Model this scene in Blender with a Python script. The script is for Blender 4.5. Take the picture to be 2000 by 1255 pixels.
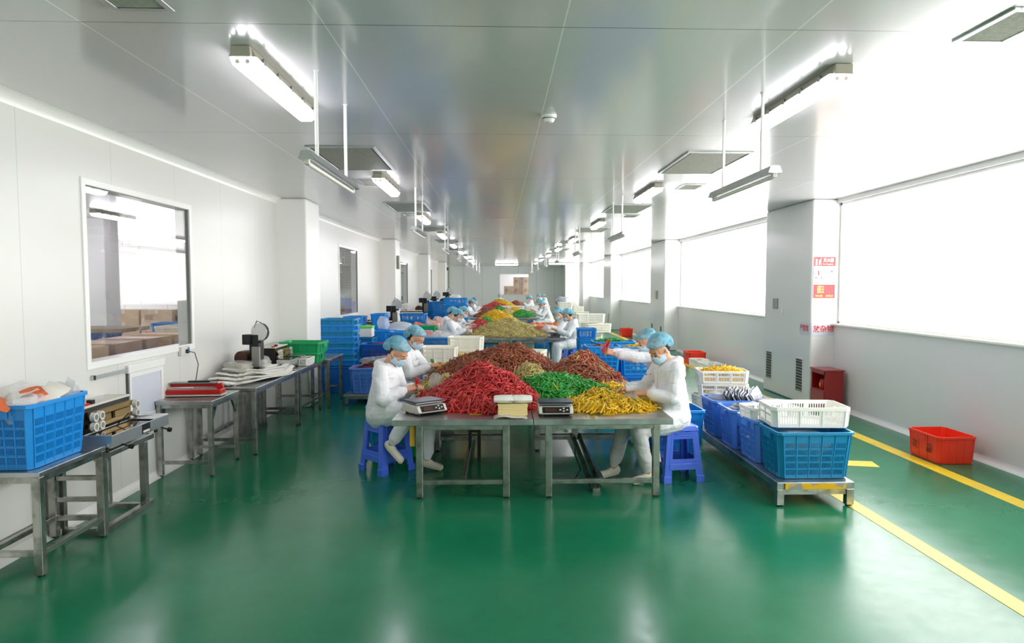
import bpy, math, random
import numpy as np
from mathutils import Vector, Matrix, Euler, noise
for _o in list(bpy.data.objects): bpy.data.objects.remove(_o)
random.seed(7); RNG = np.random.default_rng(11)
SC = bpy.context.scene; COL = SC.collection
PI = math.pi
def R(d): return math.radians(d)

# ------------------------------------------------------------ camera
cd = bpy.data.cameras.new('camera'); cam = bpy.data.objects.new('camera', cd); COL.objects.link(cam)
cd.sensor_width = 36; cd.lens = 1400/2000*36; cd.clip_start = .05; cd.clip_end = 200
cd.shift_x = -19.1/2000; cd.shift_y = 15.5/2000
_yaw, _pit = .03213, .06061
fwd = Vector((math.sin(_yaw)*math.cos(_pit), math.cos(_yaw)*math.cos(_pit), -math.sin(_pit)))
right = Vector((math.cos(_yaw), -math.sin(_yaw), 0)); up = right.cross(fwd)
cam.matrix_world = Matrix(((right.x, up.x, -fwd.x, 0), (right.y, up.y, -fwd.y, 0), (right.z, up.z, -fwd.z, 1.75), (0, 0, 0, 1)))
SC.camera = cam

# ------------------------------------------------------------ world, daylight, exposure
w = bpy.data.worlds.new('World'); SC.world = w; w.use_nodes = True
w.node_tree.nodes['Background'].inputs[0].default_value = (1, 1, 1, 1)
w.node_tree.nodes['Background'].inputs[1].default_value = 4.0
SC.view_settings.view_transform = 'Standard'; SC.view_settings.look = 'None'
SC.view_settings.gamma = 1; SC.view_settings.exposure = 0.12; SC.view_settings.use_curve_mapping = False
SC.cycles.use_denoising = True
SC.cycles.max_bounces = 8; SC.cycles.diffuse_bounces = 5; SC.cycles.glossy_bounces = 4
SC.cycles.transparent_max_bounces = 24; SC.cycles.sample_clamp_indirect = 6
SC.cycles.caustics_reflective = False; SC.cycles.caustics_refractive = False
XL, XR, H, YB = -3.15, 4.85, 2.99, 45.5            # left wall, right wall, ceiling height, end wall
BAYS = [(-2.8, 10.2), (12.0, 19.2), (21.0, 28.4), (30.3, 37.8), (39.6, 44.9)]
SILL, WTOP = 1.2, 2.93
def daylight_and_fill(loc, sx, sy, rot, rad, colr=(1, 1, 1)):
    l = bpy.data.lights.new('daylight_and_fill', 'AREA'); l.shape = 'RECTANGLE'; l.size = sx; l.size_y = sy
    l.energy = rad*PI*sx*sy; l.color = colr
    o = bpy.data.objects.new('daylight_and_fill', l); COL.objects.link(o); o.location = loc; o.rotation_euler = rot
DAY = 4.1
for a, b in BAYS:
    daylight_and_fill((XR+.5, (a+b)/2, (SILL+WTOP)/2+.1), 2.1, b-a+.4, (0, R(90), 0), DAY, (1, .968, .945))
daylight_and_fill((-8.5, 20.6, 2.1), 6.6, 1.7, (R(-90), 0, 0), 2.2)
daylight_and_fill((-12.9, 10.8, 2.05), 1.75, 16, (0, R(-90), 0), 2.0)  # added fill through an unseen side opening, brightens the store cartons
daylight_and_fill((5.6, 48, 2.05), 1.75, 4, (0, R(90), 0), 9)  # added fill from the unseen right side, brightens the carton store
daylight_and_fill((-12.9, 33, 2.05), 1.75, 14, (0, R(-90), 0), 5)

# ------------------------------------------------------------ materials
def s2l(c):
    c = c/255.; return c/12.92 if c <= .04045 else ((c+.055)/1.055)**2.4
def rgb(r, g, b): return (s2l(r), s2l(g), s2l(b), 1)
MATS = {}
def mat(name, col=(200, 200, 200), rough=.5, metal=0, emit=0, spec=.5, coat=0, alpha=1, trans=0, bump=None, var=None, sss=0):
    """bump=(scale,strength); var=(scale, other colour, lo, hi) mixes a second colour through noise"""
    m = bpy.data.materials.new(name); m.use_nodes = True; nt = m.node_tree; b = nt.nodes['Principled BSDF']
    b.inputs['Base Color'].default_value = rgb(*col); b.inputs['Roughness'].default_value = rough
    b.inputs['Metallic'].default_value = metal; b.inputs['Specular IOR Level'].default_value = spec
    b.inputs['Coat Weight'].default_value = coat; b.inputs['Coat Roughness'].default_value = .08
    if emit: b.inputs['Emission Color'].default_value = rgb(*col); b.inputs['Emission Strength'].default_value = emit
    if sss: b.inputs['Subsurface Weight'].default_value = sss; b.inputs['Subsurface Radius'].default_value = (.012, .004, .002); b.inputs['Subsurface Scale'].default_value = 1
    b.inputs['Alpha'].default_value = alpha
    if trans: b.inputs['Transmission Weight'].default_value = trans
    tc = nt.nodes.new('ShaderNodeTexCoord')
    if var:
        n = nt.nodes.new('ShaderNodeTexNoise'); n.inputs['Scale'].default_value = var[0]; n.inputs['Detail'].default_value = 5
        nt.links.new(tc.outputs['Object'], n.inputs['Vector'])
        cr = nt.nodes.new('ShaderNodeMapRange'); cr.inputs[1].default_value = var[2]; cr.inputs[2].default_value = var[3]
        nt.links.new(n.outputs['Fac'], cr.inputs[0])
        mx = nt.nodes.new('ShaderNodeMix'); mx.data_type = 'RGBA'
        mx.inputs[6].default_value = rgb(*col); mx.inputs[7].default_value = rgb(*var[1])
        nt.links.new(cr.outputs[0], mx.inputs[0]); nt.links.new(mx.outputs[2], b.inputs['Base Color'])
    if bump:
        n = nt.nodes.new('ShaderNodeTexNoise'); n.inputs['Scale'].default_value = bump[0]; n.inputs['Detail'].default_value = 4
        nt.links.new(tc.outputs['Object'], n.inputs['Vector'])
        bp = nt.nodes.new('ShaderNodeBump'); bp.inputs['Strength'].default_value = bump[1]; bp.inputs['Distance'].default_value = .01
        nt.links.new(n.outputs['Fac'], bp.inputs['Height']); nt.links.new(bp.outputs['Normal'], b.inputs['Normal'])
    MATS[name] = m; return m
def rand_shift(m, amt_v=.25, amt_h=.01):
    """per-island hue / value variation"""
    nt = m.node_tree; b = nt.nodes['Principled BSDF']
    g = nt.nodes.new('ShaderNodeNewGeometry'); oi = nt.nodes.new('ShaderNodeObjectInfo')
    ad = nt.nodes.new('ShaderNodeMath'); ad.operation = 'ADD'; nt.links.new(g.outputs['Random Per Island'], ad.inputs[0]); nt.links.new(oi.outputs['Random'], ad.inputs[1])
    fr = nt.nodes.new('ShaderNodeMath'); fr.operation = 'FRACT'; nt.links.new(ad.outputs[0], fr.inputs[0])
    mr = nt.nodes.new('ShaderNodeMapRange'); mr.inputs[3].default_value = 1-amt_v; mr.inputs[4].default_value = 1+amt_v
    nt.links.new(fr.outputs[0], mr.inputs[0])
    mr2 = nt.nodes.new('ShaderNodeMapRange'); mr2.inputs[3].default_value = .5-amt_h; mr2.inputs[4].default_value = .5+amt_h
    ml = nt.nodes.new('ShaderNodeMath'); ml.operation = 'MULTIPLY'; ml.inputs[1].default_value = 7.31; nt.links.new(fr.outputs[0], ml.inputs[0])
    f2 = nt.nodes.new('ShaderNodeMath'); f2.operation = 'FRACT'; nt.links.new(ml.outputs[0], f2.inputs[0]); nt.links.new(f2.outputs[0], mr2.inputs[0])
    hs = nt.nodes.new('ShaderNodeHueSaturation'); hs.inputs['Color'].default_value = b.inputs['Base Color'].default_value
    nt.links.new(mr.outputs[0], hs.inputs['Value']); nt.links.new(mr2.outputs[0], hs.inputs['Hue'])
    nt.links.new(hs.outputs[0], b.inputs['Base Color']); return m
def film(name, col, alpha, rough=.15, bump=None):
    """thin see-through sheet: transparent mixed with a glossy / pale diffuse skin"""
    m = mat(name, col, rough, bump=bump); m.node_tree.nodes['Principled BSDF'].inputs['Alpha'].default_value = alpha; return m

def seam_mat(name, col, rough, axes, line=(120, 124, 120), wid=.0035, spec=.5, metal=0, wave=.0, coat=0, tint=None):
    """panel surface with joints: axes = [(axis index, offset, spacing)]"""
    m = mat(name, col, rough, spec=spec, metal=metal, coat=coat); nt = m.node_tree; b = nt.nodes['Principled BSDF']
    tc = nt.nodes.new('ShaderNodeTexCoord'); sp = nt.nodes.new('ShaderNodeSeparateXYZ'); nt.links.new(tc.outputs['Object'], sp.inputs[0])
    cur = None
    for ax, off, spc, *lc in axes:
        a = nt.nodes.new('ShaderNodeMath'); a.operation = 'SUBTRACT'; nt.links.new(sp.outputs[ax], a.inputs[0]); a.inputs[1].default_value = off
        p = nt.nodes.new('ShaderNodeMath'); p.operation = 'PINGPONG'; nt.links.new(a.outputs[0], p.inputs[0]); p.inputs[1].default_value = spc/2
        l = nt.nodes.new('ShaderNodeMath'); l.operation = 'LESS_THAN'; nt.links.new(p.outputs[0], l.inputs[0]); l.inputs[1].default_value = wid
        mx = nt.nodes.new('ShaderNodeMix'); mx.data_type = 'RGBA'; mx.inputs[6].default_value = rgb(*col); mx.inputs[7].default_value = rgb(*(lc[0] if lc else line))
        if cur: nt.links.new(cur, mx.inputs[6])
        nt.links.new(l.outputs[0], mx.inputs[0]); cur = mx.outputs[2]
    nt.links.new(cur, b.inputs['Base Color'])
    if wave:
        n = nt.nodes.new('ShaderNodeTexNoise'); n.inputs['Scale'].default_value = 1.3; n.inputs['Detail'].default_value = 2
        nt.links.new(tc.outputs['Object'], n.inputs['Vector'])
        bp = nt.nodes.new('ShaderNodeBump'); bp.inputs['Strength'].default_value = wave; bp.inputs['Distance'].default_value = .02
        nt.links.new(n.outputs['Fac'], bp.inputs['Height']); nt.links.new(bp.outputs['Normal'], b.inputs['Normal'])
    return m
seam_mat('ceiling_panel', (210, 208, 208), .2, [(0, .314, 1.14, (246, 246, 240)), (1, 3.52, 2.45)], (95, 98, 95), .0035, spec=.6, wave=.06, coat=.3)
seam_mat('wall_panel', (218, 218, 213), .3, [(1, .25, 1.15)], (196, 198, 192), .004, wave=.03)
seam_mat('wall_panel_x', (246, 246, 246), .3, [(0, .1, 1.15)], (180, 184, 180), .006)
mat('grey_panel', (224, 224, 224), .22, spec=.6, bump=(1.2, .05))
mat('white_trim', (240, 240, 236), .3)
mat('alu', (205, 208, 208), .3, metal=.85)
mat('steel', (178, 178, 172), .27, metal=.95, var=(14, (120, 118, 108), .45, .75), bump=(60, .05))
mat('steel_top', (190, 192, 192), .3, metal=.95, var=(5, (130, 132, 128), .4, .75))
mat('worn_yellow', (226, 176, 20), .45, var=(9, (150, 150, 140), .5, .56))
mat('dark_metal', (30, 30, 32), .35, metal=.3)
mat('black', (14, 14, 15), .4)
mat('black_glass', (10, 10, 14), .06)
mat('navy', (20, 26, 60), .3)
mat('brown_metal', (70, 40, 26), .4, metal=.3)
mat('brass', (180, 152, 98), .3, metal=.7)
mat('machine_grey', (140, 142, 136), .35, metal=.4)
mat('machine_white', (214, 212, 202), .4)
mat('red_paint', (190, 26, 22), .3)
mat('fire_red', (150, 20, 22), .3, coat=.3)
mat('blue_basket', (28, 142, 222), .32)
mat('blue_deep', (28, 118, 212), .32)
mat('blue_teal', (26, 136, 190), .32)
mat('blue_peri', (92, 148, 236), .34)
mat('blue_stool', (74, 116, 238), .28, coat=.2)
mat('white_crate', (240, 240, 232), .4)
mat('cream_crate', (240, 222, 160), .4)
mat('ivory_crate', (244, 242, 228), .4)
mat('red_crate', (246, 58, 32), .35)
mat('green_crate', (20, 160, 96), .35)
mat('green_lid', (90, 220, 90), .4)
mat('cardboard', (206, 180, 154), .7, var=(3, (186, 158, 132), .3, .7))
mat('cardboard_dark', (150, 128, 108), .7)
mat('tape', (214, 196, 170), .3)
mat('yellow_line', (236, 200, 30), .35, var=(4, (214, 186, 50), .4, .7))
mat('cloth', (238, 240, 244), .85, spec=.2, bump=(26, .25))
mat('cloth_grey', (214, 214, 214), .85, spec=.2, bump=(30, .2))
mat('skin', (214, 160, 128), .5, sss=.15)
mat('hair', (24, 18, 16), .5)
mat('lash', (40, 26, 22), .6)
mat('mask', (190, 220, 236), .8, spec=.2, bump=(180, .15))
mat('sock', (176, 140, 116), .8)
mat('shoe', (226, 222, 204), .6)
mat('shoe_sole', (200, 190, 160), .6)
mat('lamp_body', (170, 166, 150), .4)
mat('lamp_lens', (250, 246, 255), .3, emit=21)
mat('tube_off', (235, 228, 220), .3)
mat('filter', (176, 176, 164), .6, var=(40, (160, 160, 150), .4, .6))
mat('vent_dark', (60, 60, 56), .6)
mat('poster_white', (246, 244, 238), .5)
mat('poster_red', (222, 56, 60), .45)
mat('poster_yellow', (250, 220, 120), .5)
mat('sign_bg', (206, 210, 222), .5)
mat('ink_red', (214, 34, 40), .5)
mat('ink_black', (24, 24, 28), .6)
mat('ink_grey', (120, 116, 110), .6)
mat('silver_bag', (150, 156, 166), .38, metal=.45, bump=(30, .6))
mat('orange_print', (226, 112, 62), .35, bump=(25, .5))
mat('label_red', (214, 60, 36), .35, bump=(25, .3))
mat('sleeve', (238, 238, 230), .3, bump=(20, .3))
mat('paper', (238, 236, 226), .6)
mat('cream_wood', (226, 216, 180), .5)
mat('yellow_tape', (220, 172, 60), .4)
mat('cable', (18, 18, 20), .4)
mat('blind', (214, 206, 206), .6)
mat('concrete', (120, 122, 124), .5)
film('bag_film', (236, 238, 240), .38, .12, (22, .9))
film('bag_film_white', (240, 238, 236), .72, .2, (22, .9))
film('clear_cover', (210, 214, 214), .25, .05)
rand_shift(mat('stick_red', (198, 54, 52), .42), .22, .006)
rand_shift(mat('stick_brown', (152, 84, 54), .45), .32, .01)
rand_shift(mat('stick_green', (46, 156, 56), .42), .25, .012)
rand_shift(mat('stick_yellow', (228, 188, 30), .42), .16, .008)
rand_shift(mat('stick_cream', (196, 182, 116), .5), .2, .01)
# hairnet: fine non-woven blue gauze, partly see-through
def hairnet_mat():
    m = mat('hairnet', (140, 208, 232), .7, spec=.3); nt = m.node_tree; b = nt.nodes['Principled BSDF']
    tc = nt.nodes['Texture Coordinate'] if 'Texture Coordinate' in nt.nodes else nt.nodes.new('ShaderNodeTexCoord')
    n = nt.nodes.new('ShaderNodeTexNoise'); n.inputs['Scale'].default_value = 26; n.inputs['Detail'].default_value = 6
    nt.links.new(tc.outputs['Object'], n.inputs['Vector'])
    mr = nt.nodes.new('ShaderNodeMapRange'); mr.inputs[1].default_value = .3; mr.inputs[2].default_value = .7; mr.inputs[3].default_value = .42; mr.inputs[4].default_value = .82
    nt.links.new(n.outputs['Fac'], mr.inputs[0]); nt.links.new(mr.outputs[0], b.inputs['Alpha'])
hairnet_mat()
# window glass: clear sheet with a Fresnel mirror
def glass_mat(name, tint=(1, 1, 1, 1), minrefl=0.0):
    m = bpy.data.materials.new(name); m.use_nodes = True; nt = m.node_tree; nt.nodes.clear()
    o = nt.nodes.new('ShaderNodeOutputMaterial'); t = nt.nodes.new('ShaderNodeBsdfTransparent'); t.inputs[0].default_value = tint
    g = nt.nodes.new('ShaderNodeBsdfGlossy'); g.inputs['Roughness'].default_value = .01
    ge = nt.nodes.new('ShaderNodeNewGeometry'); dt = nt.nodes.new('ShaderNodeVectorMath'); dt.operation = 'DOT_PRODUCT'
    nt.links.new(ge.outputs['Normal'], dt.inputs[0]); nt.links.new(ge.outputs['Incoming'], dt.inputs[1])
    def mth(op, a_, b_=None):
        n = nt.nodes.new('ShaderNodeMath'); n.operation = op
        for i_, q_ in enumerate((a_, b_)):
            if q_ is None: continue
            if isinstance(q_, (int, float)): n.inputs[i_].default_value = q_
            else: nt.links.new(q_, n.inputs[i_])
        return n.outputs[0]
    fr_ = mth('ADD', mth('MULTIPLY', mth('POWER', mth('SUBTRACT', 1, mth('ABSOLUTE', dt.outputs['Value'])), 5), .96), .04)
    mx = nt.nodes.new('ShaderNodeMixShader')
    nt.links.new(fr_, mx.inputs[0]); nt.links.new(t.outputs[0], mx.inputs[1]); nt.links.new(g.outputs[0], mx.inputs[2]); nt.links.new(mx.outputs[0], o.inputs[0])
    MATS[name] = m
glass_mat('glass')
# floor: green epoxy, worn and scuffed
def floor_mat():
    m = mat('floor', (22, 108, 78), .16, spec=.26, coat=.0); nt = m.node_tree; b = nt.nodes['Principled BSDF']
    tc = nt.nodes.new('ShaderNodeTexCoord')
    n = nt.nodes.new('ShaderNodeTexNoise'); n.inputs['Scale'].default_value = .9; n.inputs['Detail'].default_value = 8; n.inputs['Roughness'].default_value = .65
    nt.links.new(tc.outputs['Object'], n.inputs['Vector'])
    cr = nt.nodes.new('ShaderNodeValToRGB'); e = cr.color_ramp.elements
    e[0].position = .3; e[0].color = rgb(16, 104, 70); e[1].position = .72; e[1].color = rgb(26, 122, 84)
    nt.links.new(n.outputs['Fac'], cr.inputs[0])
    n2 = nt.nodes.new('ShaderNodeTexNoise'); n2.inputs['Scale'].default_value = 7; n2.inputs['Detail'].default_value = 8; n2.inputs['Roughness'].default_value = .75
    nt.links.new(tc.outputs['Object'], n2.inputs['Vector'])
    m2 = nt.nodes.new('ShaderNodeMapRange'); m2.inputs[1].default_value = .6; m2.inputs[2].default_value = .8; m2.inputs[4].default_value = .09
    nt.links.new(n2.outputs['Fac'], m2.inputs[0])
    mx = nt.nodes.new('ShaderNodeMix'); mx.data_type = 'RGBA'; mx.inputs[7].default_value = rgb(96, 140, 120)
    nt.links.new(cr.outputs[0], mx.inputs[6]); nt.links.new(m2.outputs[0], mx.inputs[0]); nt.links.new(mx.outputs[2], b.inputs['Base Color'])
    mr = nt.nodes.new('ShaderNodeMapRange'); mr.inputs[1].default_value = .3; mr.inputs[2].default_value = .8; mr.inputs[3].default_value = .15; mr.inputs[4].default_value = .27
    nt.links.new(n2.outputs['Fac'], mr.inputs[0]); nt.links.new(mr.outputs[0], b.inputs['Roughness'])
    bp = nt.nodes.new('ShaderNodeBump'); bp.inputs['Strength'].default_value = .06; bp.inputs['Distance'].default_value = .02
    n3 = nt.nodes.new('ShaderNodeTexNoise'); n3.inputs['Scale'].default_value = 3; nt.links.new(tc.outputs['Object'], n3.inputs['Vector'])
    nt.links.new(n3.outputs['Fac'], bp.inputs['Height']); nt.links.new(bp.outputs['Normal'], b.inputs['Normal'])
floor_mat()

# ------------------------------------------------------------ mesh helpers
class MB:
    def __init__(s): s.v = []; s.f = []; s.mi = []; s.cur = 0
    def add(s, vs, fs):
        n = len(s.v); s.v += [tuple(v) for v in vs]; s.f += [tuple(i+n for i in f) for f in fs]; s.mi += [s.cur]*len(fs)
    def box(s, x0, y0, z0, x1, y1, z1):
        s.add([(x0, y0, z0), (x1, y0, z0), (x1, y1, z0), (x0, y1, z0), (x0, y0, z1), (x1, y0, z1), (x1, y1, z1), (x0, y1, z1)],
              [(0, 3, 2, 1), (4, 5, 6, 7), (0, 1, 5, 4), (1, 2, 6, 5), (2, 3, 7, 6), (3, 0, 4, 7)]); return s
    def cbox(s, c, d): return s.box(c[0]-d[0]/2, c[1]-d[1]/2, c[2]-d[2]/2, c[0]+d[0]/2, c[1]+d[1]/2, c[2]+d[2]/2)
    def bar(s, p0, p1, w, h=None, up=(0, 0, 1)):
        p0, p1 = Vector(p0), Vector(p1); d = (p1-p0).normalized(); h = h or w
        u = Vector(up)
        if abs(d.dot(u)) > .98: u = Vector((0, 1, 0))
        a = d.cross(u).normalized()*w/2; b = a.normalized().cross(d).normalized()*h/2
        vs = [p+i*a+j*b for p in (p0, p1) for i, j in ((-1, -1), (1, -1), (1, 1), (-1, 1))]
        s.add(vs, [(0, 1, 2, 3), (7, 6, 5, 4), (0, 4, 5, 1), (1, 5, 6, 2), (2, 6, 7, 3), (3, 7, 4, 0)]); return s
    def rings(s, rs, close=True):
        n = len(rs[0]); vs = [p for r in rs for p in r]; fs = []
        for i in range(len(rs)-1):
            for j in range(n):
                k = (j+1) % n; fs.append((i*n+j, i*n+k, (i+1)*n+k, (i+1)*n+j))
        if close: fs.append(tuple(range(n-1, -1, -1))); fs.append(tuple((len(rs)-1)*n+j for j in range(n)))
        s.add(vs, fs); return s
    def tube(s, pts, r, n=8, close=True):
        pts = [Vector(p) for p in pts]; rr = r if isinstance(r, (list, tuple)) else [r]*len(pts); rs = []; pa = None
        for i, p in enumerate(pts):
            d = (pts[min(i+1, len(pts)-1)]-pts[max(i-1, 0)]).normalized()
            if pa is None: pa = d.orthogonal().normalized()
            a = (pa-d*pa.dot(d)).normalized(); pa = a; b = d.cross(a)
            rs.append([p+rr[i]*(math.cos(t)*a+math.sin(t)*b) for t in [2*PI*k/n for k in range(n)]])
        return s.rings(rs, close)
    def cyl(s, p0, p1, r, n=16, r1=None): return s.tube([p0, p1], [r, r if r1 is None else r1], n)
    def ell(s, c, rad, M=None, n=14, m=9, zlo=-1.0):
        rs = []; c = Vector(c)
        for i in range(m+1):
            t = -PI/2+PI*i/m; z = max(math.sin(t), zlo); q = max(math.cos(t), .02)
            rs.append([Vector((rad[0]*q*math.cos(2*PI*k/n), rad[1]*q*math.sin(2*PI*k/n), rad[2]*z)) for k in range(n)])
        rs = [[(c+p if M is None else M @ (c+p)) for p in r] for r in rs]
        return s.rings(rs)
    def cap(s, p0, p1, r0, r1=None, side=None, flat=1.0, n=12):
        """round-ended tapered limb; side+flat squeeze the section along the side vector"""
        p0, p1 = Vector(p0), Vector(p1); r1 = r0 if r1 is None else r1; d = p1-p0; L = d.length or 1e-4; d = d/L
        a = Vector(side) if side is not None else d.orthogonal(); a = (a-d*a.dot(d)).normalized(); b = d.cross(a); rs = []
        st = [(-.98, .2), (-.8, .6), (-.45, .89), (0, 1)]
        for q, w_ in st: rs.append((p0+d*q*r0*min(1, flat+.3), r0*w_))
        for q in (.25, .5, .75): rs.append((p0+d*L*q, r0+(r1-r0)*q))
        for q, w_ in reversed(st): rs.append((p1-d*q*r1*min(1, flat+.3), r1*w_))
        return s.rings([[c+rr*(math.cos(t)*a*flat+math.sin(t)*b) for t in [2*PI*k/n for k in range(n)]] for c, rr in rs])
    def lathe(s, c, prof, n=20, M=None):
        c = Vector(c); rs = [[(Vector((r*math.cos(2*PI*k/n), r*math.sin(2*PI*k/n), z)) if M is None else M @ Vector((r*math.cos(2*PI*k/n), r*math.sin(2*PI*k/n), z)))+c for k in range(n)] for r, z in prof]
        return s.rings(rs)
    def mesh(s, name, mats):
        me = bpy.data.meshes.new(name); me.from_pydata([tuple(v) for v in s.v], [], s.f)
        for m in (mats if isinstance(mats, (list, tuple)) else [mats]): me.materials.append(MATS[m])
        if any(s.mi): me.polygons.foreach_set('material_index', s.mi)
        me.update(); return me
    def build(s, name, mats, parent=None, loc=None, rot=None, bevel=0, smooth=False, solid=0, seg=2):
        me = s.mesh(name, mats); o = bpy.data.objects.new(name, me); COL.objects.link(o)
        if solid:
            md = o.modifiers.new('s', 'SOLIDIFY'); md.thickness = solid; md.offset = 0
        if bevel:
            md = o.modifiers.new('b', 'BEVEL'); md.width = bevel; md.segments = seg; md.limit_method = 'ANGLE'; md.angle_limit = R(40)
        if solid or bevel: bake(o)
        if smooth: smooth_mesh(o.data, 40)
        if parent is not None: o.parent = parent
        if loc is not None: o.location = loc
        if rot is not None: o.rotation_euler = rot
        return o
def bake(o):
    dg = bpy.context.evaluated_depsgraph_get(); dg.update()
    me = bpy.data.meshes.new_from_object(o.evaluated_get(dg)); o.modifiers.clear(); o.data = me
def smooth_mesh(me, ang=40):
    me.polygons.foreach_set('use_smooth', [True]*len(me.polygons))
    if ang < 180:
        try: me.set_sharp_from_angle(angle=R(ang))
        except Exception: pass
def voxel(mb, name, m, vs, it=4, wr=None):
    o = mb.build(name, m)
    md = o.modifiers.new('r', 'REMESH'); md.mode = 'VOXEL'; md.voxel_size = vs
    md = o.modifiers.new('s', 'SMOOTH'); md.factor = .5; md.iterations = it
    bake(o)
    me = o.data
    if not me.materials: me.materials.append(MATS[m])
    if wr:
        n = len(me.vertices); co = np.empty(n*3); me.vertices.foreach_get('co', co); no = np.empty(n*3); me.vertices.foreach_get('normal', no)
        co = co.reshape(-1, 3); no = no.reshape(-1, 3); d = np.array([wr(Vector(c), Vector(q)) for c, q in zip(co, no)])
        me.vertices.foreach_set('co', (co+no*d[:, None]).ravel()); me.update()
    smooth_mesh(me, 180); return o
def empty(name, label, cat, loc=(0, 0, 0), rz=0, group=None, kind=None):
    o = bpy.data.objects.new(name, None); COL.objects.link(o); o.empty_display_size = .1
    o.location = loc; o.rotation_euler = (0, 0, rz); return tag(o, label, cat, group, kind)
def tag(o, label=None, cat=None, group=None, kind=None):
    if label: o['label'] = label
    if cat: o['category'] = cat
    if group: o['group'] = group
    if kind: o['kind'] = kind
    return o
def dup(o, loc, rz=None, label=None, group=None, parent=None, scale=None):
    c = o.copy(); COL.objects.link(c)
    if parent is not None: c.parent = parent
    if loc is not None: c.location = loc
    if rz is not None: c.rotation_euler = (c.rotation_euler[0], c.rotation_euler[1], rz)
    if scale: c.scale = scale
    if label: c['label'] = label
    if group: c['group'] = group
    for ch in KIDS.get(o.name, [x for x in o.children]): dup(ch, None, parent=c)
    return c
KIDS = {}
def struct(name, mb, m, **k): return tag(mb.build(name, m, **k), kind='structure')
def text(body, size, m, parent, loc, rot, name='lettering', depth=.0006, sx=1, bold=.0):
    c = bpy.data.curves.new(name, 'FONT'); c.body = body; c.size = size; c.extrude = depth; c.align_x = 'CENTER'; c.align_y = 'CENTER'; c.resolution_u = 3; c.offset = bold*size
    t = bpy.data.objects.new(name, c); COL.objects.link(t); dg = bpy.context.evaluated_depsgraph_get(); dg.update()
    me = bpy.data.meshes.new_from_object(t.evaluated_get(dg)); bpy.data.objects.remove(t); me.name = name
    me.materials.clear(); me.materials.append(MATS[m])
    o = bpy.data.objects.new(name, me); COL.objects.link(o); o.parent = parent; o.location = loc; o.rotation_euler = rot; o.scale = (sx, 1, 1); return o
FACE_S = (R(90), 0, 0); FACE_W = (R(90), 0, R(-90)); FACE_E = (R(90), 0, R(90))

# ============================================================ THE SETTING
struct('floor', MB().box(XL-.12, -3.1, -.2, XR+.2, YB+.1, 0), 'floor')
struct('floor_store', MB().box(-12.6, 1.9, -.2, XL-.12, 50.2, 0).box(XL-.12, YB+.1, -.2, XR+.2, 50.2, 0), 'concrete')
struct('ceiling', MB().box(-12.5, -3.1, H, XR+.2, 50.2, H+.15), 'ceiling_panel')
# left wall with its windows
LW = [(5.6, 7.45), (14.3, 16.15), (23.2, 25.0), (32.2, 34.0)]; LZ = (1.15, 2.53)
m = MB(); y = -3.1
for a, b in LW:
    m.box(XL-.12, y, 0, XL, a, H); m.box(XL-.12, a, 0, XL, b, LZ[0]); m.box(XL-.12, a, LZ[1], XL, b, H); y = b
m.box(XL-.12, y, 0, XL, YB, H); struct('wall_left', m, 'wall_panel')
for i, (a, b) in enumerate(LW):
    fr = MB()
    for (p, q, r_, s_) in ((a-.045, a+.012, LZ[0]-.045, LZ[1]+.045), (b-.012, b+.045, LZ[0]-.045, LZ[1]+.045), (a, b, LZ[0]-.045, LZ[0]+.012), (a, b, LZ[1]-.012, LZ[1]+.045)):
        fr.box(XL-.135, p, r_, XL+.012, q, s_)
    w_ = struct('window_%d' % (i+1), fr, 'white_trim', bevel=.006)
    MB().box(XL-.02, a+.01, LZ[0]+.01, XL-.014, b-.01, LZ[1]-.01).build('glass_pane', 'glass', w_)
    g = MB()
    for yy in (a+.014, b-.02): g.box(XL-.03, yy, LZ[0]+.01, XL-.003, yy+.006, LZ[1]-.01)
    g.build('window_gasket', 'machine_grey', w_)
# left columns
LC = [(10.35, 11.1), (19.2, 20.0), (28.2, 29.0), (37.2, 38.0)]
m = MB()
for a, b in LC: m.box(XL-.05, a, 0, -2.73, b, H)
struct('trim_1', m, 'white_trim', bevel=.03, seg=3)
# coving left, top and bottom; rounded corner strips
def cove(x, z, sx, sz, y0, y1, r=.05):
    pts = [(x, z)]+[(x+sx*r*(1-math.sin(t)), z+sz*r*(1-math.cos(t))) for t in [PI/2*k/5 for k in range(6)]]
    return MB().rings([[(p[0], yy, p[1]) for p in pts] for yy in (y0, y1)])
struct('trim_2', cove(XL, H, 1, -1, -3, YB, .075), 'white_trim', smooth=True)
struct('baseboard_left', cove(XL, 0, 1, 1, -3, YB, .06), 'white_trim', smooth=True)
# right wall: parapet, lintel, piers between window bays
m = MB(); ys = -3.1
m.box(XR, -3.1, 0, XR+.15, YB, SILL-.02); m.box(XR, -3.1, WTOP, XR+.15, YB, H)
for i, (a, b) in enumerate(BAYS):
    m.box(XR, ys, SILL-.02, XR+.15, a, WTOP); ys = b
m.box(XR, ys, SILL-.02, XR+.15, YB, WTOP); struct('wall_right', m, 'grey_panel')
for i, (a, b) in enumerate(BAYS):
    s = MB().box(XR-.035, a, SILL-.02, XR+.15, b, SILL+.012)
    w_ = struct('window_%d' % (i+5), s, 'white_trim', bevel=.01)
    fr = MB(); fr.box(XR+.05, a, WTOP-.03, XR+.1, b, WTOP+.002); fr.box(XR+.05, a, SILL+.01, XR+.1, b, SILL+.04)
    n = max(1, round((b-a)/2.4))
    for k in (0, n): yy = a+(b-a)*k/n; fr.box(XR+.05, min(max(yy-.02, a), b-.04), SILL, XR+.1, min(max(yy-.02, a), b-.04)+.04, WTOP)
    fr.build('window_frame', 'white_trim', w_)
    MB().box(XR+.07, a+.02, SILL+.02, XR+.076, b-.02, WTOP-.02).build('glass_pane', 'glass', w_)
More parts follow.
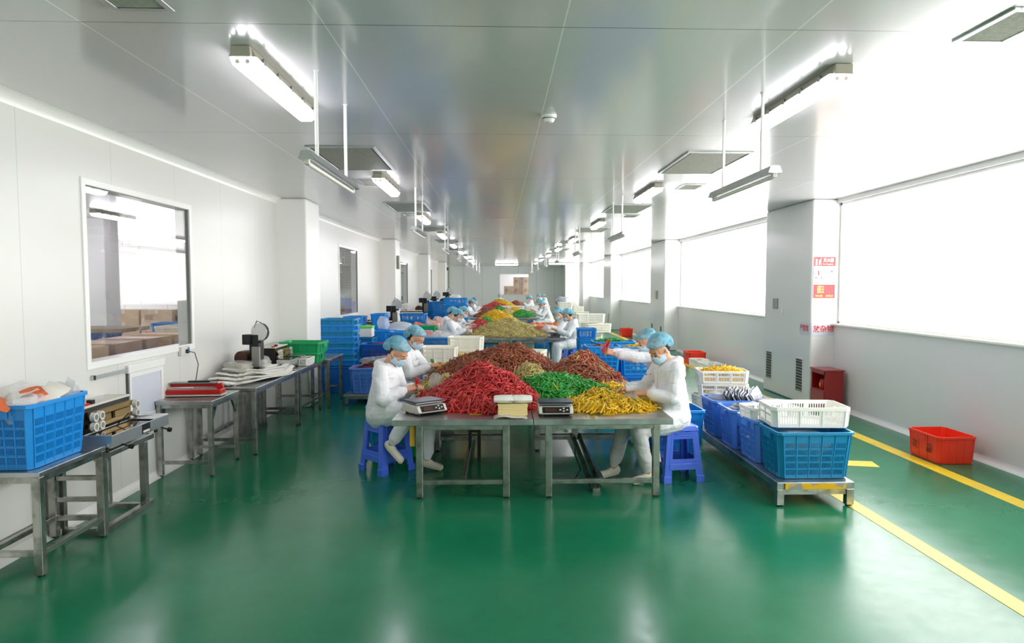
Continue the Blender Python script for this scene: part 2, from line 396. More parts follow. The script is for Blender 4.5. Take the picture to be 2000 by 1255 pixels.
struct('baseboard_right', cove(XR, 0, -1, 1, -3, YB, .06), 'grey_panel', smooth=True)
# right columns: deep steel-clad cabinets with air grilles near the floor
RC = [(10.2, 12.0, 4.5), (19.2, 21.0, 4.46), (28.4, 30.3, 4.44), (37.8, 39.6, 4.44)]
m = MB()
for a, b, x in RC: m.box(x, a, 0, XR+.02, b, H)
struct('trim_3', m, 'grey_panel', bevel=.028, seg=3)
def grille(x, y, z0, w_, h):
    g = empty('air_grille', None, None, (x, y, z0))
    f = MB().box(-.012, 0, 0, 0, .022, h).box(-.012, w_-.022, 0, 0, w_, h).box(-.012, .022, 0, 0, w_-.022, .022).box(-.012, .022, h-.022, 0, w_-.022, h)
    f.build('grille_frame', 'grey_panel', g, bevel=.002)
    s = MB(); n = int((h-.05)/.042)
    for k in range(n):
        z = .03+k*(h-.05)/n; s.bar((-.004, .03, z+.008), (-.004, w_-.03, z+.008), .02, .003, (1, 0, .9))
    s.build('louvre', 'alu', g); MB().box(-.002, .02, .02, -.0005, w_-.02, h-.02).build('back_plate', 'vent_dark', g)
    return g
GL = [(4.5, 10.4, .16, .28, .52, 'louvred air grille in the nearest grey column, nearer its front corner'), (4.5, 11.6, .2, .28, .48, 'louvred air grille in the nearest grey column, on its far side'),
      (4.46, 19.4, .16, .28, .5, 'small louvred grille low in the second grey column, near edge'), (4.46, 20.55, .2, .28, .48, 'small louvred grille low in the second grey column, far edge'),
      (4.44, 28.7, .16, .28, .5, 'tiny louvred grille low in the third grey column, near edge'), (4.44, 29.8, .2, .28, .48, 'tiny louvred grille low in the third grey column, far edge')]
for x, y, z, w_, h, lb in GL: tag(grille(x-.0005, y, z, w_, h), lb, 'vent')
# end wall with a window into the carton store, side partition
WX = (.05, 1.9); m = MB()
m.box(XL, YB, 0, WX[0], YB+.1, H).box(WX[0], YB, 0, WX[1], YB+.1, 1.2).box(WX[0], YB, 2.5, WX[1], YB+.1, H).box(WX[1], YB, 0, XR, YB+.1, H)
struct('wall_back', m, 'wall_panel_x')
m = MB(); m.box(WX[0]-.05, YB-.012, 1.15, WX[1]+.05, YB, 1.21).box(WX[0]-.05, YB-.012, 2.49, WX[1]+.05, YB, 2.55).box(WX[0]-.05, YB-.012, 1.2, WX[0]+.01, YB, 2.5).box(WX[1]-.01, YB-.012, 1.2, WX[1]+.05, YB, 2.5)
w_ = struct('window_10', m, 'white_trim'); MB().box(WX[0], YB+.03, 1.2, WX[1], YB+.036, 2.5).build('glass_pane', 'glass', w_)
struct('wall_front', MB().box(XL-.12, -3.1, 0, XR+.15, -3, H), 'wall_panel_x')
struct('trim_4', MB().box(-2.2, YB-.03, 0, -2.1, YB, H).box(4.0, YB-2.5, 0, 4.08, YB, H).box(-3.12, YB-.25, 0, -2.9, YB, H), 'white_trim')
# store room behind the left wall, carton store behind the end wall
m = MB().box(-12.6, 1.8, 0, -12.5, 50.2, 1.2).box(-12.6, 1.8, 2.9, -12.5, 50.2, H).box(-12.6, 1.8, 1.2, -12.5, 3, 2.9).box(-12.6, 19, 1.2, -12.5, 26, 2.9).box(-12.6, 40, 1.2, -12.5, 50.2, 2.9).box(-12.5, 1.8, 0, XL-.12, 1.9, H)  # opening beside the near store is added to let the fill in
m.box(-12.5, 20, 0, -11.8, 20.1, H).box(-5.2, 20, 0, XL-.12, 20.1, H).box(-11.8, 20, 0, -5.2, 20.1, 1.25).box(-11.8, 20, 2.85, -5.2, 20.1, H)
m.box(-12.5, 20.9, 0, XL-.12, 21.0, H).box(-12.5, 50.1, 0, XR+.2, 50.2, H).box(XR+.1, YB+.1, 0, XR+.2, 50.2, 1.2).box(XR+.1, YB+.1, 2.9, XR+.2, 50.2, H).box(XL-.22, YB+.1, 0, XL-.12, 50.2, H)  # opening at the right end is added so fill reaches the carton store
struct('wall_store', m, 'wall_panel_x')
struct('trim_5', MB().box(-7.9, 13.4, 0, -7.2, 13.9, H), 'grey_panel', bevel=.01)
MB_ = MB()
for k in range(16): MB_.cbox((-4.3, 19.95, 1.7+k*.07), (1.6, .03, .05))
struct('trim_6', MB_, 'blind')
# painted floor lines
yl = MB().box(4.12, -2.9, 0, 4.27, 45, .0025); yl.box(2.78, -2.9, 0, 2.9, 45, .0025)
struct('floor_marking', yl, 'yellow_line')
ar = MB(); a0 = [(3.1, 6.98), (3.44, 6.93), (3.5, 6.99), (3.72, 6.95), (3.68, 6.72), (3.44, 6.78), (3.1, 6.84)]
ar.rings([[(x, y, z) for x, y in reversed(a0)] for z in (.001, .003)]); tag(ar.build('floor_arrow', 'yellow_line'), 'yellow arrow painted on the green floor between the two yellow lines', 'floor arrow')

# ------------------------------------------------------------ ceiling things
def fixture(x, y0, rot=0, lit=True):
    e = empty('ceiling_light', None, None, (x, y0, H), rot)
    b = MB(); L = 1.27
    b.rings([[(sx*wd, yy, -z) for sx, wd, z in ((-1, .05, .0), (-1, .068, .045), (-1, .075, .052), (1, .075, .052), (1, .068, .045), (1, .05, .0))] for yy in (0, L)])
    b.cbox((0, .02, -.03), (.1, .1, .055)); b.cur = 1
    for yy in (.12, .38, .64, .9, 1.15):
        for sx in (-1, 1): b.cbox((sx*.074, yy, -.045), (.012, .03, .035))
    b.build('housing', ['lamp_body', 'machine_grey'], e, bevel=.005)
    c = MB(); c.rings([[(-.066, yy, -.0525), (-.06, yy, -.085+dz), (-.035, yy, -.103+dz), (.035, yy, -.103+dz), (.06, yy, -.085+dz), (.066, yy, -.0525)] for yy, dz in ((.0, .03), (.03, 0), (L-.03, 0), (L, .03))])
    c.build('lens', 'lamp_lens', e, smooth=True)
    for sx in (-.026, .026): MB().cyl((sx, .004, -.075), (sx, -.002, -.075), .012, 10).build('lamp_holder', 'machine_white', e)
    return e
f0 = fixture(-1.33, 3.85); f0['category'] = 'ceiling light'
LYL = [3.85+4.2*k for k in range(9)]; LYR = [4.05+4.65*k for k in range(8)]
ords = ['nearest', 'second', 'third', 'fourth', 'fifth', 'sixth', 'seventh', 'eighth', 'ninth']
KIDS[f0.name] = list(f0.children)
for k, y in enumerate(LYL):
    lb = 'lit twin-tube ceiling light in the left row, %s from the camera' % ords[k]
    if k == 0: f0['label'] = lb; f0['group'] = 'ceiling lights of the left row'
    else: dup(f0, (-1.33, y, H), 0, lb)
for k, y in enumerate(LYR): dup(f0, (1.93, y, H), 0, 'lit twin-tube ceiling light in the right row, %s from the camera' % ords[k], 'ceiling lights of the right row')
for x, y, lb in ((.45, 40, 'crosswise twin-tube light on the ceiling in front of the end wall window'), (3.3, 38, 'crosswise twin-tube light on the ceiling near the far right corner')): dup(f0, (x+.63, y, H), R(90), lb, 'crosswise ceiling lights')
for x, y, lb in ((-4.6, 8.3, 'lit ceiling light in the store, seen through the nearest left window'), (-6.6, 12, 'lit ceiling light deeper in the store behind the left window'), (-4.6, 15, 'lit ceiling light in the store, seen through the second left window'),
    (-5, 24, 'added lit ceiling light behind the third left window'), (-5, 33, 'added lit ceiling light behind the fourth left window'), (1.0, 47.5, 'added lit ceiling light in the carton store behind the end wall window')):
    dup(f0, (x, y, H), 0, lb, 'store ceiling lights')  # lamps behind third, fourth and end windows are added to light those rooms
# pendant battens on two thin rods
def pendant(x, y0):
    e = empty('pendant_light', None, 'pendant light', (x, y0, H))
    for yy in (.24, 1.03):
        MB().cyl((0, yy, -.0005), (0, yy, -.5), .011, 8).lathe((0, yy, -.0005), [(.016, 0), (.016, -.004), (.012, -.006)], 12).build('rod', 'white_trim', e, smooth=True)
    MB().rings([[(-.03, yy, -.505), (-.045, yy, -.545), (-.02, yy, -.548), (.02, yy, -.548), (.045, yy, -.545), (.03, yy, -.505), (.02, yy, -.5), (-.02, yy, -.5)] for yy in (0, 1.27)]).build('batten', 'alu', e)
    b = MB().cbox((0, .02, -.555), (.028, .035, .04)).cbox((0, 1.25, -.555), (.028, .035, .04)); b.build('end_cap', 'machine_white', e, bevel=.004)
    MB().cyl((0, .035, -.566), (0, 1.235, -.566), .013, 10).build('fluorescent_tube', 'tube_off', e, smooth=True); return e
p0 = pendant(-1.05, 4.0); KIDS[p0.name] = list(p0.children)
for k in range(8):
    lb = 'unlit fluorescent batten hung on two white rods, left row, %s from the camera' % ords[k]
    if k == 0: p0['label'] = lb; p0['group'] = 'hanging battens of the left row'
    else: dup(p0, (-1.05, 4.0+4.95*k, H), 0, lb)
for k in range(7): dup(p0, (1.7, 4.4+5.25*k, H), 0, 'unlit fluorescent batten hung on two white rods, right row, %s from the camera' % ords[k], 'hanging battens of the right row')
# filter panels and small vents
def ceil_panel(nm, x, y, sx, sy, dark=False):
    e = empty(nm, None, 'ceiling vent', (x, y, H)); t = .03
    MB().box(0, 0, -.012, t, sy, -.0005).box(sx-t, 0, -.012, sx, sy, -.0005).box(t, 0, -.012, sx-t, t, -.0005).box(t, sy-t, -.012, sx-t, sy, -.0005).build('panel_frame', 'alu', e, bevel=.002)
    MB().box(t, t, -.004, sx-t, sy-t, -.001).build('backing', 'vent_dark', e)
    if dark:
        m = MB(); n = int((sy-.07)/.014)
        for k in range(n): m.bar((t, .04+k*.014, -.007), (sx-t, .04+k*.014, -.007), .009, .0012, (0, .6, .8))
        m.build('louvre', 'filter', e)
    else: MB().box(t+.014, t+.014, -.009, sx-t-.014, sy-t-.014, -.005).build('filter_sheet', 'filter', e, bevel=.002)
    return e
fp = ceil_panel('filter_panel', -1.72, 6.5, .62, 1.27); KIDS[fp.name] = list(fp.children)
PY = [6.5+4.3*k for k in range(6)]
for k, y in enumerate(PY):
    lb = 'grey framed filter panel in the ceiling, left row, %s from the camera' % ords[k]
    if k == 0: fp['label'] = lb; fp['group'] = 'filter panels of the left row'
    else: dup(fp, (-1.72, y, H), 0, lb)
for k, y in enumerate(PY): dup(fp, (1.75, y+.15, H), 0, 'grey framed filter panel in the ceiling, right row, %s from the camera' % ords[k], 'filter panels of the right row')
sv = ceil_panel('ceiling_vent', -1.72, 2.9, .27, .45, True); KIDS[sv.name] = list(sv.children); sv['label'] = 'small louvred ceiling vent cut by the top left picture edge'; sv['group'] = 'small ceiling vents'
for x, y, lb in ((2.3, 3.2, 'small louvred ceiling vent at the top right above the big window'), (-1.66, 8.5, 'small louvred ceiling vent beyond the first left filter panel'), (2.26, 8.75, 'small louvred ceiling vent beyond the first right filter panel'),
    (2.2, 12.5, 'small louvred ceiling vent beyond the second right filter panel'), (-1.66, 12.4, 'small louvred ceiling vent beyond the second left filter panel')): dup(sv, (x, y, H), 0, lb)
# smoke detector, camera, wall unit
def detector(x, y, lb):
    e = empty('smoke_detector', lb, 'smoke detector', (x, y, H))
    MB().lathe((0, 0, 0), [(.055, -.0005), (.055, -.012), (.05, -.018)], 24).build('base', 'white_trim', e, smooth=True)
    MB().lathe((0, 0, 0), [(.043, -.018), (.043, -.028), (.03, -.05), (.012, -.055)], 24).build('sensor_head', 'white_trim', e, smooth=True)
    MB().lathe((0, 0, 0), [(.046, -.022), (.046, -.027)], 24).build('slot_ring', 'vent_dark', e)
detector(.37, 5.3, 'round white smoke detector on the ceiling near the centre seam'); detector(.3, 31, 'far small smoke detector on the ceiling before the end wall')
e = empty('security_camera', 'small black dome camera hung under the far left end of the ceiling', 'security camera', (-2.95, 41, H))
MB().cyl((0, 0, -.0005), (0, 0, -.2), .02, 8).build('stem', 'machine_grey', e); MB().ell((0, 0, -.27), (.1, .1, .1)).build('dome', 'black', e, smooth=True)
e = empty('emergency_light', 'narrow grey emergency lamp fixed high on the second left column', 'emergency light', (-2.73, 19.35, 2.2))
MB().box(.001, 0, 0, .07, .12, .36).build('housing', 'machine_grey', e, bevel=.008); MB().box(.07, .02, .03, .075, .1, .33).build('cover', 'machine_white', e)
# fire poster and warning sign on the nearest right column
yq = 10.197
p = empty('fire_poster', 'red and white fire extinguisher poster on the nearest right column', 'poster', (4.525, yq, 1.57)); p.scale = (.84, 1, 1)
MB().box(0, -.003, 0, .38, 0, .6).build('sheet', 'poster_white', p)
MB().box(.004, -.0042, .465, .376, -.003, .596).build('header_band', 'poster_red', p); MB().box(.004, -.0042, .004, .376, -.003, .2).build('footer_band', 'poster_red', p)
text('灭火器', .062, 'poster_white', p, (.255, -.005, .545), FACE_S, bold=.014); text('Fire  Extinguisher', .026, 'poster_white', p, (.25, -.005, .492), FACE_S)
text('使用方法', .034, 'ink_grey', p, (.19, -.0038, .437), FACE_S)
ic = MB(); ic.box(.03, -.0052, .475, .062, -.0043, .54).box(.036, -.0052, .54, .056, -.0043, .556).box(.026, -.0052, .553, .066, -.0043, .566)
for k in range(4): ic.bar((.084, -.0048, .478+k*.02), (.116, -.0048, .505+k*.02), .001, .011, (0, .2, 1))
ic.box(.126, -.005, .466, .129, -.0043, .595); ic.build('icon', 'poster_white', p)
dg_ = MB(); dg_.box(.075, -.004, .33, .1, -.0032, .4).box(.016, -.004, .345, .03, -.0032, .37).box(.03, -.004, .29, .06, -.0032, .31).box(.3, -.004, .375, .33, -.0032, .395)
for (x, z) in ((.18, .37), (.18, .3), (.24, .33)): dg_.bar((x-.016, -.0036, z), (x+.016, -.0036, z), .0008, .004); dg_.box(x+.006, -.004, z-.006, x+.014, -.0032, z+.006)
dg_.build('diagram_red', 'poster_red', p)
dk = MB(); dk.tube([(.09, -.0036, .41), (.11, -.0036, .415), (.13, -.0036, .39)], .0025, 5).tube([(.245, -.0036, .37), (.255, -.0036, .41), (.3, -.0036, .405)], .0025, 5)
dk.ell((.135, -.0036, .325), (.006, .0005, .007)).cap((.135, -.0036, .315), (.14, -.0036, .285), .006).box(.25, -.004, .295, .32, -.0032, .299)
for k in range(3): dk.box(.04+k*.002, -.004, .262-k*.012, .15, -.0032, .264-k*.012); dk.box(.26, -.004, .262-k*.012, .34, -.0032, .264-k*.012)
dk.build('diagram_black', 'ink_grey', p)
for k, t in enumerate(('火警119', '报警110', '急救120')): text(t, .034, 'poster_yellow', p, (.125, -.005, .165-k*.037), FACE_S, bold=.014)
text('消防设施', .032, 'poster_yellow', p, (.1, -.005, .035), FACE_S); text('请勿乱动', .032, 'poster_yellow', p, (.28, -.005, .035), FACE_S)
s = empty('warning_sign', 'pale sheet with red characters wrapped round the nearest right column corner', 'sign', (4.5, 10.2, 1.03))
MB().box(-.0025, .03, 0, -.0002, .36, .19).box(.03, -.0025, 0, .34, -.0002, .19).build('sheet', 'sign_bg', s)
crn = MB(); crn.rings([[(.0285-.0285*math.cos(t), .0285-.0285*math.sin(t)-.0, z) for t in [PI/2*k/5 for k in range(6)]]+[(.0285-.031*math.cos(t), .0285-.031*math.sin(t), z) for t in [PI/2*(5-k)/5 for k in range(6)]] for z in (0, .19)]); crn.build('sheet_fold', 'sign_bg', s)
for k, ch in enumerate('严禁堆'): text(ch, .105, 'ink_red', s, (-.0035, .305-k*.1, .095), FACE_W, bold=.014)
for k, ch in enumerate('放杂物'): text(ch, .105, 'ink_red', s, (.09+k*.1, -.0035, .095), FACE_S, bold=.014)
e = empty('document_pocket', 'clear document pocket on the column under the fire poster', 'document pocket', (4.56, 10.197, 1.27)); MB().box(0, -.004, 0, .24, 0, .19).build('pocket', 'clear_cover', e); MB().box(.01, -.0015, .01, .23, -.0005, .06).build('paper', 'paper', e)
tag(MB().box(4.488, 11.42, 1.38, 4.4985, 11.62, 1.55).build('wall_plate', 'machine_grey', bevel=.004), 'small grey plate on the nearest grey column at head height', 'wall plate')
tag(MB().box(4.488, 11.2, 1.31, 4.4985, 11.28, 1.38).build('light_switch', 'white_trim', bevel=.004), 'small white switch on the nearest grey column', 'switch')
tag(MB().box(4.448, 20.0, 1.38, 4.4585, 20.25, 1.62).build('wall_plate', 'machine_grey', bevel=.004), 'small grey plate on the second grey column', 'wall plate')
# hatch and strip under the left window
e = empty('sliding_hatch', 'framed sliding hatch low in the left wall under the window', 'hatch', (XL, 6.12, .64))
MB().box(.001, 0, .37, .03, .66, .44).build('rail', 'white_trim', e, bevel=.005)
MB().box(.001, .03, -.06, .02, .06, .37).box(.001, .6, -.06, .02, .64, .37).box(.001, .06, -.06, .02, .6, -.02).box(.001, .06, .33, .02, .6, .37).build('hatch_frame', 'white_trim', e)
MB().box(.001, .0, -.06, .008, .03, .37).build('dark_strip', 'vent_dark', e); MB().box(.004, .06, -.02, .01, .6, .33).build('pane', 'sign_bg', e)  # thin dark strip along the near side of the hatch frame
e = empty('guide_rail', 'thin metal rail fixed to the left wall below the window', 'rail', (XL, 5.6, 1.04)); MB().bar((.012, 0, 0), (.012, .56, .0), .02, .03).build('rail', 'alu', e); MB().bar((.012, .01, 0), (.012, .03, 0), .03, .035).build('stop', 'dark_metal', e)

# ============================================================ TABLES AND BENCHES
def work_table(name, label, x0, x1, y0, y1, z, group=None, leg=.05, inset=.06, low=.12, lows=('f', 'b', 'l', 'r'), thick=.045, topm='steel_top', braces=False, insx=None, zb=0, cat='table'):
    cx, cy = (x0+x1)/2, (y0+y1)/2; e = empty(name, label, cat, (cx, cy, zb), 0, group); a, b = (x1-x0)/2, (y1-y0)/2; z -= zb
    MB().box(-a, -b, z-thick, a, b, z).build('table_top', topm, e, bevel=.004)
    ix = inset if insx is None else insx
    X = (-a+ix+leg/2, a-ix-leg/2); Y = (-b+inset+leg/2, b-inset-leg/2)
    for x in X:
        for y in Y:
            l = MB().bar((x, y, .012), (x, y, z-thick-.0005), leg).build('leg', 'steel', e, bevel=.004)
            MB().cyl((x, y, 0), (x, y, .012), leg*.42, 10).build('foot', 'dark_metal', l)
    zz = z-thick-leg*.4
    MB().bar((X[0]+leg/2, Y[0], zz), (X[1]-leg/2, Y[0], zz), leg*.6, leg*.75).bar((X[0]+leg/2, Y[1], zz), (X[1]-leg/2, Y[1], zz), leg*.6, leg*.75).bar((X[0], Y[0]+leg/2, zz), (X[0], Y[1]-leg/2, zz), leg*.6, leg*.75).bar((X[1], Y[0]+leg/2, zz), (X[1], Y[1]-leg/2, zz), leg*.6, leg*.75).build('apron', 'steel', e)
    q = leg*.7
    for k in lows:
        if k == 'f': p = ((X[0]+leg/2, Y[0], low), (X[1]-leg/2, Y[0], low))
        if k == 'b': p = ((X[0]+leg/2, Y[1], low), (X[1]-leg/2, Y[1], low))
        if k == 'l': p = ((X[0], Y[0]+leg/2, low), (X[0], Y[1]-leg/2, low))
        if k == 'r': p = ((X[1], Y[0]+leg/2, low), (X[1], Y[1]-leg/2, low))
        if k == 'm': p = (((X[0]+X[1])/2, Y[0]+leg/2, low), ((X[0]+X[1])/2, Y[1]-leg/2, low))
        MB().bar(p[0], p[1], q).build('stretcher', 'steel', e, bevel=.003)
    if braces:
        for x, s in ((X[0], 1), (X[1], -1)):
            for y, t in ((Y[0], 1), (Y[1], -1)):
                MB().bar((x, y+t*.02, z-.2), (x, y+t*.13, z-thick-.02), .022).build('brace', 'steel', e)
    return e
TZ = .665; G1 = 'steel packing tables in the centre row'
TX0, TXM, TX1 = -.87, .28, 1.43
for nm, (xa, xb, ya, yb, lb) in enumerate([
    (TX0, TXM-.003, 5.78, 7.62, 'nearest stainless packing table on the left, under the red stick heap'), (TXM+.003, TX1, 5.78, 7.62, 'nearest stainless packing table on the right, under the green and yellow sticks'),
    (TX0, TXM-.003, 7.63, 9.4, 'stainless table behind the red heap, under the tall brown heap'), (TXM+.003, TX1, 7.63, 9.4, 'stainless table behind the green heap, by the right woman reaching out'),
    (-.95, TXM-.003, 14.95, 17.5, 'front left table of the second island, under the cream heap'), (TXM+.003, 1.4, 14.95, 17.5, 'front right table of the second island, holding the scale'),
    (-.95, TXM-.003, 17.51, 20.2, 'rear left table of the second island, under the yellow heap'), (TXM+.003, 1.4, 17.51, 20.2, 'rear right table of the second island behind the bags'),
    (-.95, TXM, 24.4, 28.6, 'left table of the third island, under a brown heap'), (TXM+.005, 1.4, 24.4, 28.6, 'right table of the third island, under a green heap'),
    (-.95, TXM, 32.5, 38.0, 'left table of the farthest island, under a red heap'), (TXM+.005, 1.4, 32.5, 38.0, 'right table of the farthest island, under a yellow heap')]):
    work_table('packing_table', lb, xa, xb, ya, yb, TZ, G1, leg=.055, inset=.04, low=.135, insx=.19 if xa < 0 else .1, lows=('f', 'b', 'm') if nm < 4 else ('f', 'b'), thick=.05)

# ============================================================ CRATES
def crate(name, W, D, Hh, taper, m, pat, rim=.018, thick=.005, ribs=True, handles=True, rimh=.022):
    """open crate: W along x, D along y, bottom narrower by taper; pat = (panels long, panels short, slots per panel, [(z0,z1) rows])"""
    e = empty(name, None, None); ch = .035
    def foot(sc, z):
        a, b = W/2-sc, D/2-sc
        return [(-a+ch, -b, z), (a-ch, -b, z), (a, -b+ch, z), (a, b-ch, z), (a-ch, b, z), (-a+ch, b, z), (-a, b-ch, z), (-a, -b+ch, z)]
    pl, ps, ns, rows = pat; o = MB()
    def lerp(p, q, t): return tuple(p[i]+(q[i]-p[i])*t for i in range(3))
    bot, top = foot(taper, .004), foot(0, Hh)
    for k in range(8):
        b0, b1, t0, t1 = bot[k], bot[(k+1) % 8], top[k], top[(k+1) % 8]
        if k % 2 or not pl:
            o.add([b0, b1, t1, t0], [(0, 1, 2, 3)]); continue
        n = pl if k in (0, 4) else ps; us = [(0, False)]; L = 1./n; mg = .1*L
        for i in range(n):
            s0 = i*L+mg; sl = (L-2*mg)/ns
            for j in range(ns): us += [(s0+j*sl, True), (s0+j*sl+sl*.58, False)]
        us.append((1, False)); vs = [(0, False)]
        for z0, z1 in rows: vs += [(z0, True), (z1, False)]
        vs.append((1, False)); nu, nv = len(us), len(vs)
        P = [lerp(lerp(b0, b1, u), lerp(t0, t1, u), v) for v, _ in vs for u, _ in us]; fs = []
        for vi in range(nv-1):
            for ui in range(nu-1):
                if us[ui][1] and vs[vi][1]: continue
                fs.append((vi*nu+ui, vi*nu+ui+1, (vi+1)*nu+ui+1, (vi+1)*nu+ui))
        o.add(P, fs)
    o.add([(x, y, .004) for x, y, _ in bot], [tuple(range(8))])
    o.build('shell', m, e, solid=thick)
    r_ = MB(); z0, z1 = Hh-rimh, Hh+.002; outer, inner = foot(-rim, 0), foot(0.002, 0)
    vs = [(p[0], p[1], z) for z in (z0, z1) for p in outer]+[(p[0], p[1], z) for z in (z0, z1) for p in inner]; fs = []
    for k in range(8):
        q = (k+1) % 8; fs += [(k, q, 8+q, 8+k), (16+q, 16+k, 24+k, 24+q), (8+k, 8+q, 24+q, 24+k), (k, 16+k, 16+q, q)]
    r_.add(vs, fs)
    if ribs:
        b = r_
        for sy in (-1, 1):
            for i in range(pl+1 if pl else 5):
                n = pl or 4; x = -W/2+ch+(W-2*ch)*i/n
                f = (W/2-taper)/(W/2); b.bar((x*f, sy*(D/2-taper+.004), .01), (x, sy*(D/2+.004), z0), .008, .008, (0, 1, 0))
        for sx in (-1, 1):
            for i in range((ps or 3)+1):
                n = ps or 3; y = -D/2+ch+(D-2*ch)*i/n; f = (D/2-taper)/(D/2)
                b.bar((sx*(W/2-taper+.004), y*f, .01), (sx*(W/2+.004), y, z0), .008, .008, (1, 0, 0))
    r_.build('rim', m, e, bevel=.002, seg=1)
    if handles:
        for sx in (-1, 1):
            h = MB(); h.bar((sx*(W/2+rim*.7), -.06, Hh-.05), (sx*(W/2+rim*.7), .06, Hh-.05), .014, .05)
            for yy in (-.075, .075): h.bar((sx*(W/2+.006), yy, Hh-.055), (sx*(W/2+rim), yy, Hh-.055), .014, .06, (0, 0, 1))
            h.build('handle', m, e)
    KIDS[e.name] = list(e.children); return e
BROWS = [(.08+.145*k, .08+.145*k+.11) for k in range(5)]
WROWS = [(.18, .5), (.6, .84)]
PROTO = {}
def proto(key, *a, **k): PROTO[key] = (a, k, [])
for c_, m_ in (('blue', 'blue_basket'), ('peri', 'blue_peri'), ('deep', 'blue_deep'), ('teal', 'blue_teal')):
    proto('basket_'+c_, 'plastic_basket', .6, .44, .38, .03, m_, (5, 4, 8, BROWS))
    proto('tray_'+c_, 'plastic_crate', .6, .44, .2, .02, m_, (5, 4, 6, [(.15, .75)]))
    proto('nest_'+c_, 'plastic_crate', .56, .42, .115, .012, m_, (0, 0, 0, []), rimh=.03)
proto('bin_deep', 'plastic_crate', .56, .42, .43, .02, 'blue_deep', (0, 0, 0, []))
proto('bin_teal', 'plastic_crate', .4, .42, .43, .02, 'blue_teal', (0, 0, 0, []))
proto('bin_blue', 'plastic_crate', .36, .4, .3, .015, 'blue_basket', (0, 0, 0, []))
proto('white', 'plastic_crate', .56, .4, .125, .008, 'white_crate', (3, 2, 7, WROWS), rim=.008, handles=False)
proto('white_small', 'plastic_crate', .42, .3, .11, .008, 'white_crate', (3, 2, 6, WROWS), rim=.008, handles=False)
proto('ivory', 'plastic_crate', .5, .36, .2, .01, 'ivory_crate', (3, 2, 4, [(.16, .34), (.46, .6), (.72, .86)]), rim=.008, handles=False)
proto('cream', 'plastic_crate', .48, .36, .2, .01, 'cream_crate', (3, 2, 4, [(.25, .52), (.68, .86)]), rim=.008, handles=False)
proto('red', 'plastic_crate', .38, .52, .27, .012, 'red_crate', (0, 0, 0, []), rim=.012)
proto('green', 'plastic_crate', .56, .4, .14, .012, 'green_crate', (0, 0, 0, []), rim=.012, rimh=.026)
def put(key, x, y, z, label, rz=0, group=None, sc=None, tilt=None):
    a, k, made = PROTO[key]
    if not made:
        e = crate(*a, **k); made.append(e); e['category'] = 'basket' if key.startswith('basket') else 'crate'
        e.location = (x, y, z); e.rotation_euler = (tilt or 0, 0, rz); e['label'] = label
        if group: e['group'] = group
        if sc: e.scale = sc
        return e
    c = made[0].copy(); COL.objects.link(c); c.location = (x, y, z); c.rotation_euler = (tilt or 0, 0, rz); c.scale = sc or (1, 1, 1); c['label'] = label
    if group: c['group'] = group
    elif 'group' in c: del c['group']
    for ch in KIDS[made[0].name]: dup(ch, None, parent=c)
    return c

# ============================================================ STICKS
def stick_verts(L=.13, r=.0062, n=6, bend=.0, seed=0):
    rg = random.Random(seed); rs = []; ph = rg.uniform(0, 6)
    for i, t in enumerate((-.5, -.17, .17, .5)):
        b = bend*(1-4*t*t); rr = r*rg.uniform(.9, 1.1)
        rs.append([(t*L, b*math.cos(ph)+rr*math.cos(2*PI*k/n), b*math.sin(ph)+rr*math.sin(2*PI*k/n)) for k in range(n)])
    return rs
def stick_mesh(nm, m, seed, L=.13, r=.0062, bend=.003):
    b = MB(); b.rings(stick_verts(L, r, 7, bend, seed)); me = b.mesh(nm, m); smooth_mesh(me, 50); return me
def stick_mass(name, m, P, A, T, Ls, r=.0062, n=5, parent=None):
    """P centres, A azimuths, T pitch; one mesh of many loose sticks"""
    N = len(P); P = np.asarray(P); ax = np.stack([np.cos(A)*np.cos(T), np.sin(A)*np.cos(T), np.sin(T)], 1)
    u = np.stack([-np.sin(A), np.cos(A), np.zeros(N)], 1); v = np.cross(ax, u)
    th = 2*PI*np.arange(n)/n; bend = RNG.normal(0, .003, N); V = np.empty((N, 3, n, 3))
    for i, t in enumerate((-.5, 0, .5)):
        c = P+ax*(t*Ls)[:, None]+v*((bend*(1-4*t*t)))[:, None]
        V[:, i] = c[:, None, :]+r*(u[:, None, :]*np.cos(th)[None, :, None]+v[:, None, :]*np.sin(th)[None, :, None])
    V = V.reshape(-1, 3); base = (np.arange(N)*3*n)[:, None]; q = []
    for i in range(2):
        for j in range(n):
            k = (j+1) % n; q.append([i*n+j, i*n+k, (i+1)*n+k, (i+1)*n+j])
    Q = (np.array(q)[None]+base[:, :, None]).reshape(-1, 4)
    c1 = (np.arange(n-1, -1, -1)[None]+base); c2 = (2*n+np.arange(n)[None]+base)
    caps = np.concatenate([c1, c2]); nq, nc = len(Q), len(caps)
    me = bpy.data.meshes.new(name); me.vertices.add(len(V)); me.vertices.foreach_set('co', V.ravel())
    me.loops.add(nq*4+nc*n); me.loops.foreach_set('vertex_index', np.concatenate([Q.ravel(), caps.ravel()]).astype(np.int32))
    me.polygons.add(nq+nc); st = np.concatenate([np.arange(nq)*4, nq*4+np.arange(nc)*n]).astype(np.int32)
    me.polygons.foreach_set('loop_start', st); me.materials.append(MATS[m]); me.update(calc_edges=True); me.validate()
    o = bpy.data.objects.new(name, me); COL.objects.link(o); o.parent = parent; return o
COLS = ('red', 'brown', 'green', 'yellow', 'cream')
SM = {c: [stick_mesh(c+'_stick', 'stick_'+c, s*7+i) for s in range(4)] for i, c in enumerate(COLS)}
